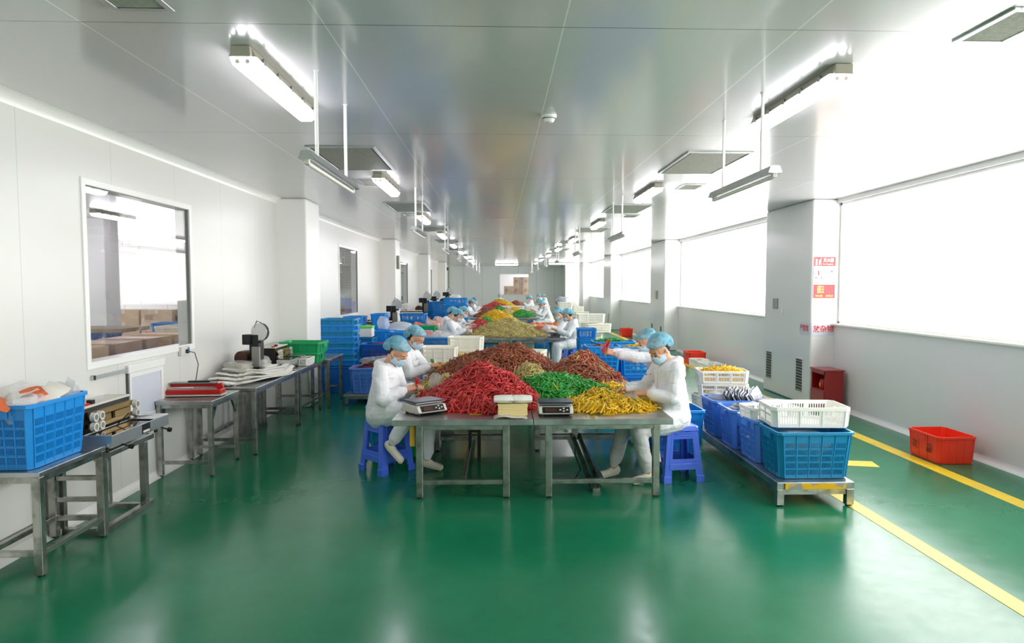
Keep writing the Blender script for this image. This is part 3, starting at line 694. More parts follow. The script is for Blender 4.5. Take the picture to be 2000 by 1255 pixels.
def heap_fn(comps):
    def f(x, y):
        best = np.full(np.shape(x), -1.); who = np.zeros(np.shape(x), int)
        for i, (cx, cy, rx, ry, h, c) in enumerate(comps):
            d = np.sqrt(((x-cx)/rx)**2+((y-cy)/ry)**2+.004); v = h*(1-np.minimum(d, 1.2)**1.35)*(1+.1*np.sin(6*x+3*i)*np.cos(5*y+i))+.012*np.sin(17*x+i)*np.cos(15*y); hit = v > best; best = np.where(hit, v, best); who = np.where(hit, i, who)
        return np.maximum(best, 0), who, best > .001
    return f
def build_heap(tag_, comps, z0, bounds, dens, nind, where, r=.0062, Lm=.13, gsuf='', clipback=None):
    f = heap_fn(comps); x0, x1, y0, y1 = bounds
    n = int(dens*(x1-x0)*(y1-y0)); x = RNG.uniform(x0, x1, n); y = RNG.uniform(y0, y1, n); h, who, ok = f(x, y)
    x, y, h, who = x[ok], y[ok], h[ok], who[ok]; n = len(x); e_ = .03
    hx = (f(x+e_, y)[0]-f(x-e_, y)[0])/(2*e_); hy = (f(x, y+e_)[0]-f(x, y-e_)[0])/(2*e_)
    # steep ground needs more sticks
    A = RNG.uniform(0, PI, n); T = np.arctan(hx*np.cos(A)+hy*np.sin(A))+RNG.normal(0, .24, n); Ls = Lm*RNG.uniform(.8, 1.12, n)
    z = z0+h-RNG.uniform(0, .034, n)+.006; zmin = z0+r+np.abs(np.sin(T))*Ls*.5; z = np.maximum(z, zmin)
    col = np.array([comps[i][5] for i in who]); mixsel = RNG.uniform(0, 1, n)
    out = []
    for i in range(n):
        c = col[i]
        if c == 'mix': c = 'red' if mixsel[i] < .5 else 'cream'
        elif c == 'greenyellow': c = 'green' if mixsel[i] < .965 else 'yellow'
        elif c == 'yellowgreen': c = 'yellow' if mixsel[i] < .975 else 'green'
        out.append(c)
    col = np.array(out); P = np.stack([x, y, z], 1)
    # mound under the sticks: one closed surface per colour
    gx = np.linspace(x0, x1, max(20, int((x1-x0)/.05))); gy = np.linspace(y0, y1, max(20, int((y1-y0)/.05))); GX, GY = np.meshgrid(gx, gy); GH, GW, GO = f(GX, GY)
    ZT = z0+np.maximum(GH-.042, 0)+.001
    fc = {'mix': 'cream', 'greenyellow': 'green', 'yellowgreen': 'yellow'}
    for c in COLS:
        sel = [(i, j) for i in range(len(gy)-1) for j in range(len(gx)-1) if GO[i:i+2, j:j+2].any() and fc.get(comps[GW[i, j]][5], comps[GW[i, j]][5]) == c]
        idx = np.where(col == c)[0]
        if not len(idx): continue
        # the sticks that show largest: near the camera and high on the surface
        score = -(y[idx])+.6*(z[idx]-z0)-hy[idx]*-.15+(z[idx]-(z0+h[idx]))*30
        order = idx[np.argsort(-score)]; ni = nind[c] if nind else 0; ind = order[:ni]; rest = order[ni:]
        for k, i in enumerate(ind):
            o = bpy.data.objects.new('stick_treat', SM[c][k % 4]); COL.objects.link(o); o.location = (x[i], y[i], z[i]+.003); o.rotation_euler = (RNG.uniform(0, 6), -T[i], A[i]); s = Ls[i]/.13; o.scale = (s, r/.0062, r/.0062)
            tag(o, '%s stick treat on the near slope of %s' % (c, where[c]), 'stick treat', '%s stick treats in %s' % (c, where[c]))
        root = None
        if len(rest):
            root = stick_mass('stick_treat_mass', 'stick_'+c, P[rest], A[rest], T[rest], Ls[rest], r); tag(root, 'dense mass of %s stick treats filling %s' % (c, where[c]), 'stick treats', kind='stuff')
        if sel and root is not None:
            b = MB(); vid = {}; vs = []; fs = []
            def vv(i, j, t):
                k = (i, j, t)
                if k not in vid: vid[k] = len(vs); vs.append((gx[j], gy[i], ZT[i, j] if t else z0+.0005))
                return vid[k]
            S = set(sel)
            for i, j in sel:
                fs.append((vv(i, j, 1), vv(i, j+1, 1), vv(i+1, j+1, 1), vv(i+1, j, 1)))
                for (di, dj, p, q) in ((-1, 0, (i, j), (i, j+1)), (0, 1, (i, j+1), (i+1, j+1)), (1, 0, (i+1, j+1), (i+1, j)), (0, -1, (i+1, j), (i, j))):
                    if (i+di, j+dj) not in S: fs.append((vv(*p, 1), vv(*p, 0), vv(*q, 0), vv(*q, 1)))
            b.add(vs, fs); b.build('heap_core', 'stick_'+c, root)
HEAP1 = [(-.13, 6.72, .64, .68, .345, 'red'), (.54, 6.92, .72, .62, .235, 'greenyellow'), (.95, 6.47, .48, .46, .125, 'yellowgreen'), (1.12, 7.15, .28, .45, .11, 'yellow'),
    (.03, 8.02, .92, .85, .45, 'brown'), (.8, 7.6, .66, .6, .27, 'brown'), (.95, 8.1, .5, .6, .33, 'mix'), (-.55, 7.3, .3, .5, .18, 'cream'), (.3, 7.25, .35, .4, .29, 'cream'), (-.62, 8.15, .2, .5, .2, 'yellow'), (1.22, 7.9, .2, .5, .14, 'red')]
W1 = {'red': 'the red heap on the nearest tables', 'brown': 'the brown heap behind the red one', 'green': 'the green heap beside the near scale', 'yellow': 'the yellow heap at the near right corner', 'cream': 'the pale streaks between the near heaps'}
build_heap('near', HEAP1, TZ, (TX0+.06, TX1-.04, 5.95, 9.1), 2100, {'red': 110, 'yellow': 90, 'green': 55, 'brown': 35, 'cream': 10}, W1)
HEAP2 = [(.2, 16.2, 1.05, 1.1, .33, 'cream'), (-.05, 18.4, .8, 1.3, .46, 'yellow'), (-.42, 16.9, .42, 1.5, .3, 'red'), (-.3, 17.6, .3, .6, .37, 'green')]
W2 = {'red': 'the red strip on the second island', 'green': 'the green patch on the second island', 'yellow': 'the yellow heap on the second island', 'cream': 'the cream heap on the second island', 'brown': ''}
build_heap('second', HEAP2, TZ, (-.85, 1.3, 15.1, 20), 1500, 0, W2, r=.007, Lm=.14)
HEAP3 = [(-.35, 26.0, .65, 1.6, .3, 'brown'), (.85, 25.8, .5, 1.1, .22, 'green'), (.65, 27.4, .5, 1.1, .28, 'yellow'), (.3, 26.3, .4, 1.5, .24, 'cream'), (.0, 27.9, .45, .7, .33, 'green')]
W3 = {'red': '', 'green': 'the green patches on the third island', 'yellow': 'the yellow patch on the third island', 'cream': 'the cream patch on the third island', 'brown': 'the brown heap on the third island'}
build_heap('third', HEAP3, TZ, (-.85, 1.3, 24.5, 28.5), 900, 0, W3, r=.008, Lm=.15)
HEAP4 = [(-.15, 34.3, .8, 2.0, .3, 'red'), (.1, 36.2, .85, 2.0, .43, 'yellow'), (.9, 37, .5, 1.2, .34, 'brown')]
W4 = {'red': 'the red heap on the farthest island', 'green': '', 'yellow': 'the yellow heap on the farthest island', 'cream': '', 'brown': 'the brown heap on the farthest island'}
build_heap('fourth', HEAP4, TZ, (-.85, 1.35, 32.6, 37.9), 600, 0, W4, r=.009, Lm=.16)
def fill_sticks(x, y, z, w_, d, h, c, rz, label, n=150, nm='sticks_in_crate', L=.12):
    X = RNG.uniform(-.5, .5, n)*(w_-.1); Y = RNG.uniform(-.5, .5, n)*(d-.1); q = np.clip(1-((X/(w_/2))**2+(Y/(d/2))**2), 0, 1)
    Z = z+h*(.55+.45*q)+RNG.uniform(-.02, .012, n); A = RNG.uniform(0, PI, n); T = RNG.normal(0, .22, n); cs, sn = math.cos(rz), math.sin(rz)
    lim = np.minimum(1, np.maximum(.35, 1.0)); P = np.stack([x+X*cs-Y*sn, y+X*sn+Y*cs, Z], 1)
    o = stick_mass(nm, 'stick_'+c, P, A+rz, T, np.full(n, L)); tag(o, label, 'stick treats', kind='stuff')
    b = MB(); a, bb = w_/2-.03, d/2-.03
    b.rings([[(x+px*cs-py*sn, y+px*sn+py*cs, zz) for px, py in ((-a, -bb), (a, -bb), (a, bb), (-a, bb))] for zz in (z+.01, z+h*.5)]); b.build('heap_core', 'stick_'+c, o)
    return o
# ============================================================ BAGS, SCALES, STOOLS, MACHINES
def crumple(m, sx, sy, sz, seed, amt=.25, n=18, mm=12):
    rg = Vector((seed*3.1, seed*1.7, seed)); b = MB(); rs = []
    for i in range(mm+1):
        t = -PI/2+PI*i/mm; ring = []
        for k in range(n):
            p = Vector((math.cos(t)*math.cos(2*PI*k/n), math.cos(t)*math.sin(2*PI*k/n), math.sin(t)))
            q = 1+amt*noise.noise(p*2.2+rg)+amt*.5*abs(noise.noise(p*6+rg)); p = Vector((math.copysign(abs(p.x)**.7, p.x), math.copysign(abs(p.y)**.7, p.y), p.z))*q
            ring.append((p.x*sx/2, p.y*sy/2, max(p.z*sz/2, -sz*.42)+sz*.42))
        rs.append(ring)
    b.rings(rs); me = b.mesh('plastic_bag', m); smooth_mesh(me, 50); return me
BAGS = {}
def bag(kind, x, y, z, sx, sy, sz, label, rz=0, seed=0, cat='bag', nm='plastic_bag', tilt=0, group=None):
    k = (kind, seed % 3)
    if k not in BAGS: BAGS[k] = crumple(kind, 1, 1, 1, seed+1)
    o = bpy.data.objects.new(nm, BAGS[k]); COL.objects.link(o); o.location = (x, y, z); o.scale = (sx, sy, sz); o.rotation_euler = (tilt, 0, rz); return tag(o, label, cat, group)
def flat_pack(m, x, y, z, L, W_, t, label, rz=0, pitch=0, roll=0, group=None, cat='bag', nm='flat_bag', seed=0):
    b = MB(); n = 8; rs = []
    for i in range(n+1):
        u = i/n-.5; zz = .012*math.sin(u*5+seed)+.006*math.sin(u*13+seed*2); q = t*(.35+.65*math.cos(u*2.6))
        rs.append([(u*L, -W_/2, zz), (u*L, -W_/4, zz-q*.45), (u*L, W_/4, zz-q*.45), (u*L, W_/2, zz), (u*L, W_/4, zz+q*.55), (u*L, -W_/4, zz+q*.55)])
    b.rings(rs); o = b.build(nm, m, smooth=True); o.location = (x, y, z); o.rotation_euler = (roll, pitch, rz); return tag(o, label, cat, group)
def scale_(x, y, z, rz, label, lcd_on=True):
    e = empty('electronic_scale', label, 'scale', (x, y, z), rz)
    b = MB(); b.rings([[(sx*.125, yy, zz) for sx, zz in ((-1, z0), (1, z0), (1, z1), (-1, z1))] for yy, z0, z1 in ((-.13, .022, .03), (-.1, .012, .072), (.1, .012, .082), (.12, .02, .075))]); b.build('housing', 'machine_white', e, bevel=.008)
    MB().cbox((0, .02, .0865), (.03, .03, .011)).build('post', 'dark_metal', e)
    MB().cbox((0, .01, .098), (.25, .2, .012)).build('weighing_pan', 'navy', e, bevel=.004); MB().cbox((0, .01, .0905), (.256, .206, .003)).build('pan_rim', 'alu', e)
    pn = MB(); pn.add([(-.1, -.131, .0305), (.1, -.131, .0305), (.1, -.1035, .071), (-.1, -.1035, .071)], [(0, 1, 2, 3)]); pn.build('display_panel', 'dark_metal', e, solid=.002)
    q = MB(); q.add([(-.08, -.1302, .038), (0, -.1302, .038), (0, -.1132, .063), (-.08, -.1132, .063)], [(0, 1, 2, 3)]); q.build('display', 'brown_metal', e, solid=.003)
    for i, (bx, bz, by) in enumerate(((.03, .052, -.1205), (.055, .062, -.1137), (.055, .044, -.126), (.08, .052, -.1205))): MB().ell((bx, by, bz), (.008, .003, .006)).build('button', 'machine_white', e, smooth=True)
    for sx in (-1, 1):
        for sy in (-1, 1): MB().cyl((sx*.1, sy*.085, 0), (sx*.1, sy*.085, .0125), .012, 10).build('foot', 'black', e)
    return e
def stool(x, y, rz, label, m='blue_stool', hh=.5):
    e = empty('plastic_stool', label, 'stool', (x, y, 0), rz)
    t, b0 = .135, .185
    s = MB(); s.rings([[(sx*(t+.012)*q, sy*(t+.012)*q, z) for sx, sy in ((-.86, -1), (.86, -1), (1, -.86), (1, .86), (.86, 1), (-.86, 1), (-1, .86), (-1, -.86))] for q, z in ((1.06, hh-.045), (1.03, hh-.012), (.97, hh), (.75, hh-.003))])
    s.cur = 0; s.build('seat', m, e, bevel=.006)
    MB().lathe((0, 0, 0), [(.022, hh-.0025), (.022, hh-.001)], 16).build('seat_hole', 'vent_dark', e)
    for sx, sy in ((-1, -1), (1, -1), (1, 1), (-1, 1)):
        l = MB(); l.rings([[(sx*(q-.0), sy*q, z), (sx*(q-wd), sy*q, z), (sx*(q-wd), sy*(q-.02), z), (sx*(q-.02), sy*(q-.02), z), (sx*(q-.02), sy*(q-wd), z), (sx*q, sy*(q-wd), z)][::(1 if sx*sy > 0 else -1)] for q, wd, z in ((b0+.006, .075, 0), (b0+.006, .075, .06), (b0-.004, .068, .062), (t+.008, .06, hh-.04))])
        l.build('leg', m, e, bevel=.004)
    for k in range(4):
        rot = Matrix.Rotation(k*PI/2, 3, 'Z'); r_ = MB()
        q0 = b0-.008; q1 = b0-.02; pts = [(-q0+.05, -q0, .11), (q0-.05, -q0, .11), (q0-.06, -q1, .185), (-q1+.06, -q1, .2), ]
        for z0, z1, yy in ((.115, .17, b0-.012), (.165, .21, b0-.02)):
            r_.bar(rot @ Vector((-yy+.04, -yy, (z0+z1)/2)), rot @ Vector((yy-.04, -yy, (z0+z1)/2)), .012, z1-z0)
        for i in range(3):
            zz = hh-.06-i*.022; yy = t+.006+i*.002; r_.bar(rot @ Vector((-yy+.045-i*.004, -yy, zz)), rot @ Vector((yy-.045+i*.004, -yy, zz)), .012, .02)
        for sg in (-1, 1):
            r_.bar(rot @ Vector((sg*(b0-.055), -b0+.014, .13)), rot @ Vector((sg*(t-.04), -t-.006, hh-.05)), .014, .012)
        r_.build('side_rail', m, e, bevel=.003)
    return e
def band_sealer(x, y, z, rz, label, s=1):
    """continuous band sealer: belt bed in front, head with rollers behind"""
    e = empty('band_sealer', label, 'sealing machine', (x, y, z), rz)
    MB().box(-.42, -.2, .05, .44, -.195, .135).box(-.42, .0, .05, .44, .005, .135).box(-.42, -.195, .05, -.415, 0, .135).box(.2, -.195, .1355, .44, 0, .139).build('belt_frame', 'alu', e, bevel=.002)
    MB().box(-.4, -.193, .085, .4, -.002, .13).build('belt', 'black_glass', e, bevel=.012)
    MB().box(.0, -.2035, .06, .12, -.2005, .13).build('maker_plate', 'dark_metal', e)
    MB().box(.01, -.2045, .066, .11, -.2036, .082).build('plate_print', 'machine_white', e)
    for xx in (-.3, .3): MB().cyl((xx, -.2005, .05), (xx, -.255, .035), .006, 8).cyl((xx, -.255, .035), (xx, -.28, .03), .018, 12).build('clamp_knob', 'black', e)
    for xx in (-.36, .36):
        for yy in (-.13, .16): MB().cyl((xx, yy, 0), (xx, yy, .065), .014, 10).build('foot', 'black', e)
    MB().box(-.3, .06, .06, .34, .26, .3).build('head_case', 'black', e, bevel=.006); MB().box(-.3, .055, .3, .34, .265, .315).build('head_lid', 'machine_white', e, bevel=.003)
    MB().box(-.1, .12, .3155, .08, .24, .35).build('control_box', 'clear_cover', e, bevel=.004)
    MB().box(-.28, .07, .3155, -.2, .12, .33).build('switch', 'red_paint', e); MB().box(-.17, .07, .3155, -.13, .11, .345).build('dial', 'black', e)
    g = MB().box(-.26, .02, .235, .32, .055, .27).box(-.26, .02, .15, .32, .055, .18); g.build('guide_rail', 'brass', e)
    b = MB()
    for k in range(10): b.box(-.2+k*.018, .012, .185, -.188+k*.018, .03, .23)
    b.box(.03, .012, .185, .26, .03, .23); b.build('heater_block', 'brass', e)
    for xx, zz in ((-.28, .24), (-.28, .17), (-.2, .24), (-.2, .17), (.31, .24), (.31, .17)): wm = MB().cyl((xx, .012, zz), (xx, -.02, zz), .033, 20); wm.cur = 1; wm.cyl((xx, -.0202, zz), (xx, -.0215, zz), .02, 16); wm.build('guide_wheel', ['machine_white', 'machine_grey'], e)
    MB().tube([(-.1, -.02, .1), (.1, -.05, .2), (.3, -.04, .14), (.38, -.12, .135)], .004, 6).build('guide_wire', 'black', e)
    e.scale = (s, s, s); return e
def coder(x, y, z, rz, label, s=1):
    e = empty('coding_machine', label, 'coding machine', (x, y, z), rz)
    MB().box(-.11, -.09, 0, .11, .12, .045).box(-.08, -.07, .046, .08, .1, .075).build('base', 'machine_grey', e, bevel=.006)
    MB().box(-.03, -.03, .076, .09, .09, .5).build('column', 'dark_metal', e, bevel=.008)
    MB().box(.02, -.06, .14, .12, -.031, .36).build('side_plate', 'machine_grey', e, bevel=.004)
    MB().lathe((-.12, .02, .22), [(.03, -.1), (.085, -.09), (.09, 0), (.085, .09), (.03, .1)], 22, Matrix.Rotation(PI/2, 3, 'X')).build('motor', 'brown_metal', e, smooth=True)
    MB().box(-.11, -.05, .38, .0, .07, .5).build('print_head', 'dark_metal', e, bevel=.006)
    MB().lathe((.1, 0, .53), [(.015, -.03), (.105, -.029), (.105, -.026), (.03, -.025), (.03, .02), (.105, .021), (.105, .024), (.015, .025)], 28, Matrix.Rotation(PI/2, 3, 'X')).build('reel', 'alu', e, smooth=True)
    MB().bar((.06, .04, .5), (.1, .03, .53), .02).tube([(.04, -.02, .58), (.07, -.02, .66), (.12, -.01, .64), (.15, -.01, .56)], .006, 6).build('reel_arm', 'black', e)
    MB().cyl((.09, -.04, .42), (.15, -.05, .42), .016, 12).build('knob', 'black', e)
    e.scale = (s, s, s); return e

# ============================================================ PEOPLE
def ik(a, c, l1, l2, pole):
    a, c, pole = Vector(a), Vector(c), Vector(pole); d = c-a; L = min(d.length, (l1+l2)*.995); dn = d.normalized()
    x = (l1*l1-l2*l2+L*L)/(2*L); h = math.sqrt(max(l1*l1-x*x, 1e-6)); p = (pole-dn*pole.dot(dn)).normalized()
    return a+dn*x+p*h, a+dn*L
def worker(label, loc, facing, P, vs=.006, group='workers in white coats and blue hairnets', detail=True):
    """seated packer. local frame: x forward, y left, z up. P: pose dict"""
    e = empty('person', label, 'person', loc, facing, group)
    sh = P.get('seat', .5); lean = R(P.get('lean', 14)); ts = P.get('ts', 1); hip = Vector((P.get('hipx', 0), 0, sh+.075))
    waist = hip+Vector((math.sin(lean*.5)*.17*ts, 0, .17*ts*math.cos(lean*.5))); chest = waist+Vector((math.sin(lean)*.2*ts, 0, .2*ts*math.cos(lean)))
    neck = chest+Vector((math.sin(lean*1.25)*.085, 0, .085*math.cos(lean*1.25)))
    hp, hy, hr = R(P.get('hpitch', 30)), R(P.get('hyaw', 0)), R(P.get('hroll', 0))
    Mh = Matrix.Rotation(hy, 3, 'Z') @ Matrix.Rotation(hp, 3, 'Y') @ Matrix.Rotation(hr, 3, 'X')
    hc = neck+Vector((math.sin(lean)*.05+.03, 0, .035))+Mh @ Vector((.0, 0, .098))
    M4 = Matrix.Translation(hc) @ Mh.to_4x4()
    tw = R(P.get('twist', 0)); sx, sy = math.sin(-tw), math.cos(tw)
    side = Vector((sx, sy, 0)); shL = chest+Vector((0, 0, .045))+side*.165; shR = chest+Vector((0, 0, .045))-side*.165
    eL, hL = ik(shL, P['hl'], .27, .25, P.get('pl', (-.3, .5, -1))); eR, hR = ik(shR, P['hr'], .27, .25, P.get('pr', (-.3, -.5, -1)))
    hipL, hipR = hip+Vector((.02, .095, -.01)), hip+Vector((.02, -.095, -.01))
    kL, aL = ik(hipL, P['fl'], .4, .4, P.get('kl', (1, .15, .8))); kR, aR = ik(hipR, P['fr'], .4, .4, P.get('kr', (1, -.15, .8)))
    b = MB()
    # head and neck
    T = lambda x, y, z: M4 @ Vector((x, y, z))
    b.ell((-.012, 0, .03), (.098, .077, .098), M4); b.ell((.026, 0, -.03), (.062, .06, .078), M4); b.ell((.05, 0, -.088), (.032, .034, .024), M4)
    b.cap(T(.088, 0, .012), T(.108, 0, -.03), .007, .0125); b.ell((.072, 0, .03), (.016, .05, .012), M4)
    for s in (1, -1):
        b.ell((.06, s*.034, -.025), (.028, .026, .026), M4); b.ell((-.008, s*.079, -.012), (.019, .008, .031), M4); b.ell((.094, s*.011, -.034), (.01, .007, .007), M4); b.ell((.071, s*.031, .006), (.0135, .0145, .0115), M4)
    b.ell((.083, 0, -.062), (.014, .024, .009), M4); b.ell((.04, 0, -.07), (.045, .05, .035), M4)
    b.cap(T(-.03, 0, -.05), neck-Vector((.005, 0, .03)), .052, .056); b.cap(neck, chest, .06, .1)
    # trunk and limbs
    b.cap(chest-side*.1, chest+side*.1, .09); b.cap(chest, waist, .105, .1, side, 1.2); b.cap(waist, hip, .1, .12, side, 1.15); b.cap(hipL, hipR, .095)
    for s_, e_, h_ in ((shL, eL, hL), (shR, eR, hR)): b.cap(s_, e_, .05, .038); b.cap(e_, h_, .038, .025, None, 1)
    for h_, k_, a_ in ((hipL, kL, aL), (hipR, kR, aR)): b.cap(h_, k_, .08, .052); b.cap(k_, a_, .05, .033)
    for k_, a_, nm in ((kL, aL, 'l'), (kR, aR, 'r')):
        fd = Vector((1, 0, -P.get('toe', .12))).normalized() if P.get('f'+nm+'dir') is None else Vector(P['f'+nm+'dir']).normalized(); b.cap(a_-Vector((0, 0, .03))-fd*.03, a_-Vector((0, 0, .045))+fd*.12, .03, .026)
    # hands: palm, four unequal bent fingers, thumb from the side of the palm
    for e_, h_, s, nm in ((eL, hL, 1, 'l'), (eR, hR, -1, 'r')):
        d = (h_-e_).normalized(); up_ = Vector(P.get('palm'+nm, (0, s*.55, .8))); u = (up_-d*up_.dot(d)).normalized(); a = d.cross(u).normalized()   # a: across; u: back of hand
        if a.dot(Vector((0, s, 0))) > 0: a = -a                                  # thumb side points inward
        pc = h_+d*.05; hd = (d+Vector((0, 0, P.get('hdrop', 0)))).normalized(); pe = h_+hd*.085
        if not detail: b.cap(h_, pe+hd*.05, .026, .02, u, .6); continue
        for q in (-.028, -.01, .01, .028): b.cap(h_+d*.01+a*q*.6, pe+a*q, .0135, .0115)
        cu = R(P.get('curl', 42))
        for q, l in ((.029, .068), (.01, .076), (-.01, .071), (-.028, .056)):
            r_ = .0082; k0 = pe+a*q; d1 = (hd*math.cos(cu*.6)-u*math.sin(cu*.6)+a*q*1.2).normalized(); d2 = (hd*math.cos(cu*1.5)-u*math.sin(cu*1.5)+a*q*.6).normalized(); d3 = (hd*math.cos(cu*2.2)-u*math.sin(cu*2.2)).normalized()
            k1 = k0+d1*l*.48; k2 = k1+d2*l*.32; k3 = k2+d3*l*.24; b.cap(k0, k1, r_*1.1, r_, n=8); b.cap(k1, k2, r_, r_*.92, n=8); b.cap(k2, k3, r_*.9, r_*.75, n=8)
        t0 = h_+d*.03+a*.026; t1 = t0+(d*.6+a*.7-u*.35).normalized()*.035; t2 = t1+(hd*.9+a*.1-u*.5).normalized()*.032; b.cap(t0, t1, .0125, .0095, n=8); b.cap(t1, t2, .0095, .008, n=8)
    body = voxel(b, 'body', 'skin', vs, 3 if detail else 2); body.parent = e
    # jacket
    sd = P.get('seed', 1)*3.3
    def wrk(amp, f):
        def g(c, n):
            p = Vector((c.x*f, c.y*f, c.z*f*.75)); w1 = abs(noise.noise(p+Vector((sd, 0, 0)))); w2 = noise.noise(p*2.3+Vector((0, sd, 0)))
            w3 = abs(noise.noise(Vector((c.x*f*.8, c.y*f*.8, c.z*f*1.9))+Vector((3, sd, 1)))); return amp*(.9-w1*3.0)+amp*.5*w2-amp*.8*max(0, .16-w3)*6
        return g
    j = MB(); rr = .125
    j.cap(chest-side*.09, chest+side*.09, .108); j.cap(chest, waist, .122, .13, side, 1.32); j.cap(waist, hip+Vector((.0, 0, -.02)), .135, .158, side, 1.25)
    j.cap(chest+Vector((.0, 0, .01)), neck-Vector((0, 0, .015)), .1, .066); j.cap(hip+Vector((.03, .07, -.02)), hip+Vector((.03, -.07, -.02)), .135)
    for h_, k_ in ((hipL, kL), (hipR, kR)): j.cap(h_, h_+(k_-h_)*.42, .118, .112)
    for s_, e_, h_ in ((shL, eL, hL), (shR, eR, hR)):
        j.cap(s_, e_, .069, .062); j.cap(e_, e_+(h_-e_)*.72, .066, .056); w0 = h_-(h_-e_).normalized()*.035; j.cap(e_+(h_-e_)*.66, w0, .05, .036); j.cap(w0-(h_-e_).normalized()*.012, w0+(h_-e_).normalized()*.004, .039, .037)
    nb = neck+Vector((-.045, 0, .0))
    hood = [neck+side*.1+Vector((.015, 0, -.015)), nb+side*.085+Vector((-.02, 0, .015)), nb+Vector((-.06, 0, .0)), nb-side*.085+Vector((-.02, 0, .015)), neck-side*.1+Vector((.015, 0, -.015))]
    for i in range(4): j.cap(hood[i], hood[i+1], .036+.012*(i in (1, 2)), .036+.012*(i in (0, 1)))
    j.cap(nb+Vector((-.06, 0, -.02)), nb+Vector((-.07, 0, -.09)), .04, .03, side, 1.5)
    if P.get('collar'): 
        for s in (1, -1): j.cap(neck+side*s*.06+Vector((.03, 0, 0)), chest+Vector((.125, s*.02, -.02)), .028, .02)
    jk = voxel(j, 'jacket', P.get('cloth', 'cloth'), vs*1.35, 3, wrk(.0052, 8)); jk.parent = e
    if detail:
        zt = MB(); n_ = 7; pts = []
        for i in range(n_): t = i/(n_-1); q = chest*(1-t)+waist*t; pts.append(q+Vector((.126+.03*t, 0, -.02)))
        zt.tube(pts, .004, 6); zt.build('zip', 'white_trim', jk)
    # trousers with gathered ankles
    t_ = MB()
    for h_, k_, a_ in ((hipL, kL, aL), (hipR, kR, aR)): t_.cap(h_+(k_-h_)*.12, k_, .098, .078); t_.cap(k_, k_+(a_-k_)*.8, .076, .062); t_.cap(k_+(a_-k_)*.8, a_-(a_-k_).normalized()*.03, .06, .043)
    tr = voxel(t_, 'trousers', P.get('trousers', 'cloth'), vs*1.5, 3, wrk(.0048, 8)); tr.parent = e
    # shoes
    for k_, a_, nm in ((kL, aL, 'l'), (kR, aR, 'r')):
        fd = Vector((1, 0, -P.get('toe', .12))).normalized() if P.get('f'+nm+'dir') is None else Vector(P['f'+nm+'dir']).normalized(); c0 = a_-Vector((0, 0, .036))-fd*.035; c1 = a_-Vector((0, 0, .052))+fd*.13
        s_ = MB(); s_.cap(c0, c1, .036, .034); s_.cap(c0+Vector((0, 0, .01)), a_-Vector((0, 0, .03))+fd*.03, .036, .034)
        so = voxel(s_, 'shoe', 'shoe', .008, 2); so.parent = e
        MB().cap(c0-Vector((0, 0, .03)), c1-Vector((0, 0, .026)), .034, .032, Vector((0, 0, 1)), .22).build('sole', 'shoe_sole', so, smooth=True)
    # hair, net, mask, eyes
    hb = MB(); hb.ell((-.05, 0, .036), (.085, .083, .098), M4); hb.ell((-.06, 0, -.02), (.05, .06, .05), M4)
    hair = voxel(hb, 'hair', 'hair', max(vs, .007), 2); hair.parent = e
    nt_ = MB(); tl = P.get('tail', -.04)
    nt_.ell((-.035, 0, .074), (.108, .098, .07), M4, 18, 12); nt_.ell((-.085, 0, .045+tl*.5), (.085, .09, .06), M4, 18, 12); nt_.ell((-.12, 0, .03+tl), (.05, .062, .045), M4, 16, 10); nt_.ell((.025, 0, .088), (.064, .08, .036), M4, 18, 12)
    Mi = M4.inverted()
    def nw(c, n):
        p = Mi @ c; a = math.atan2(p.y, p.x+.02); return .0025*math.sin(a*22+noise.noise(p*14)*5)*min(1, max(0, (.12-p.z)*10))+.006*noise.noise(p*16+Vector((sd, 0, 0)))
    net = voxel(nt_, 'hairnet', 'hairnet', max(vs, .0055), 2, nw); net.parent = e
    mk = MB(); nu, nv = 16, 11; g = []
    for v in range(nv):
        f = -1+2*v/(nv-1); row = []
        for u in range(nu):
            a = R(-82+164*u/(nu-1)); zz = -.052+.05*f*(1-.35*abs(math.sin(a))); rx = .098+.018*(1-f*f)**.5*math.cos(a)+(.004 if v % 3 == 0 else 0); ry = .073
            row.append(T(.012+(rx-.012)*math.cos(a)-(.014*max(0, -f)), ry*math.sin(a)*(1-.12*abs(f)), zz))
        g.append(row)
    mk.add([p for r_ in g for p in r_], [(v*nu+u, v*nu+u+1, (v+1)*nu+u+1, (v+1)*nu+u) for v in range(nv-1) for u in range(nu-1)])
    mask = mk.build('face_mask', 'mask', e, solid=.003, smooth=True)
    if detail:
        for s in (1, -1):
            lp = MB()
            for zz in (-.02, -.08): lp.tube([T(.028, s*.072, zz), T(.01, s*.086, zz*.6), T(-.014, s*.088, 0.012 if zz > -.05 else -.035)], .0018, 5)
            lp.build('ear_loop', 'white_trim', mask)
        for s in (1, -1):
            ey = MB(); ey.tube([T(.0825, s*.046, .001), T(.0868, s*.038, -.0045), T(.0875, s*.03, -.006), T(.086, s*.021, -.0045), T(.081, s*.014, .0)], [.001, .0022, .0024, .002, .001], 6)
            ey.build('eye', 'lash', e); eb = MB(); eb.tube([T(.078, s*.05, .026), T(.0865, s*.036, .033), T(.089, s*.018, .029)], [.0012, .0026, .002], 6); eb.build('eyebrow', 'lash', e)
    KIDS[e.name] = list(e.children); return e

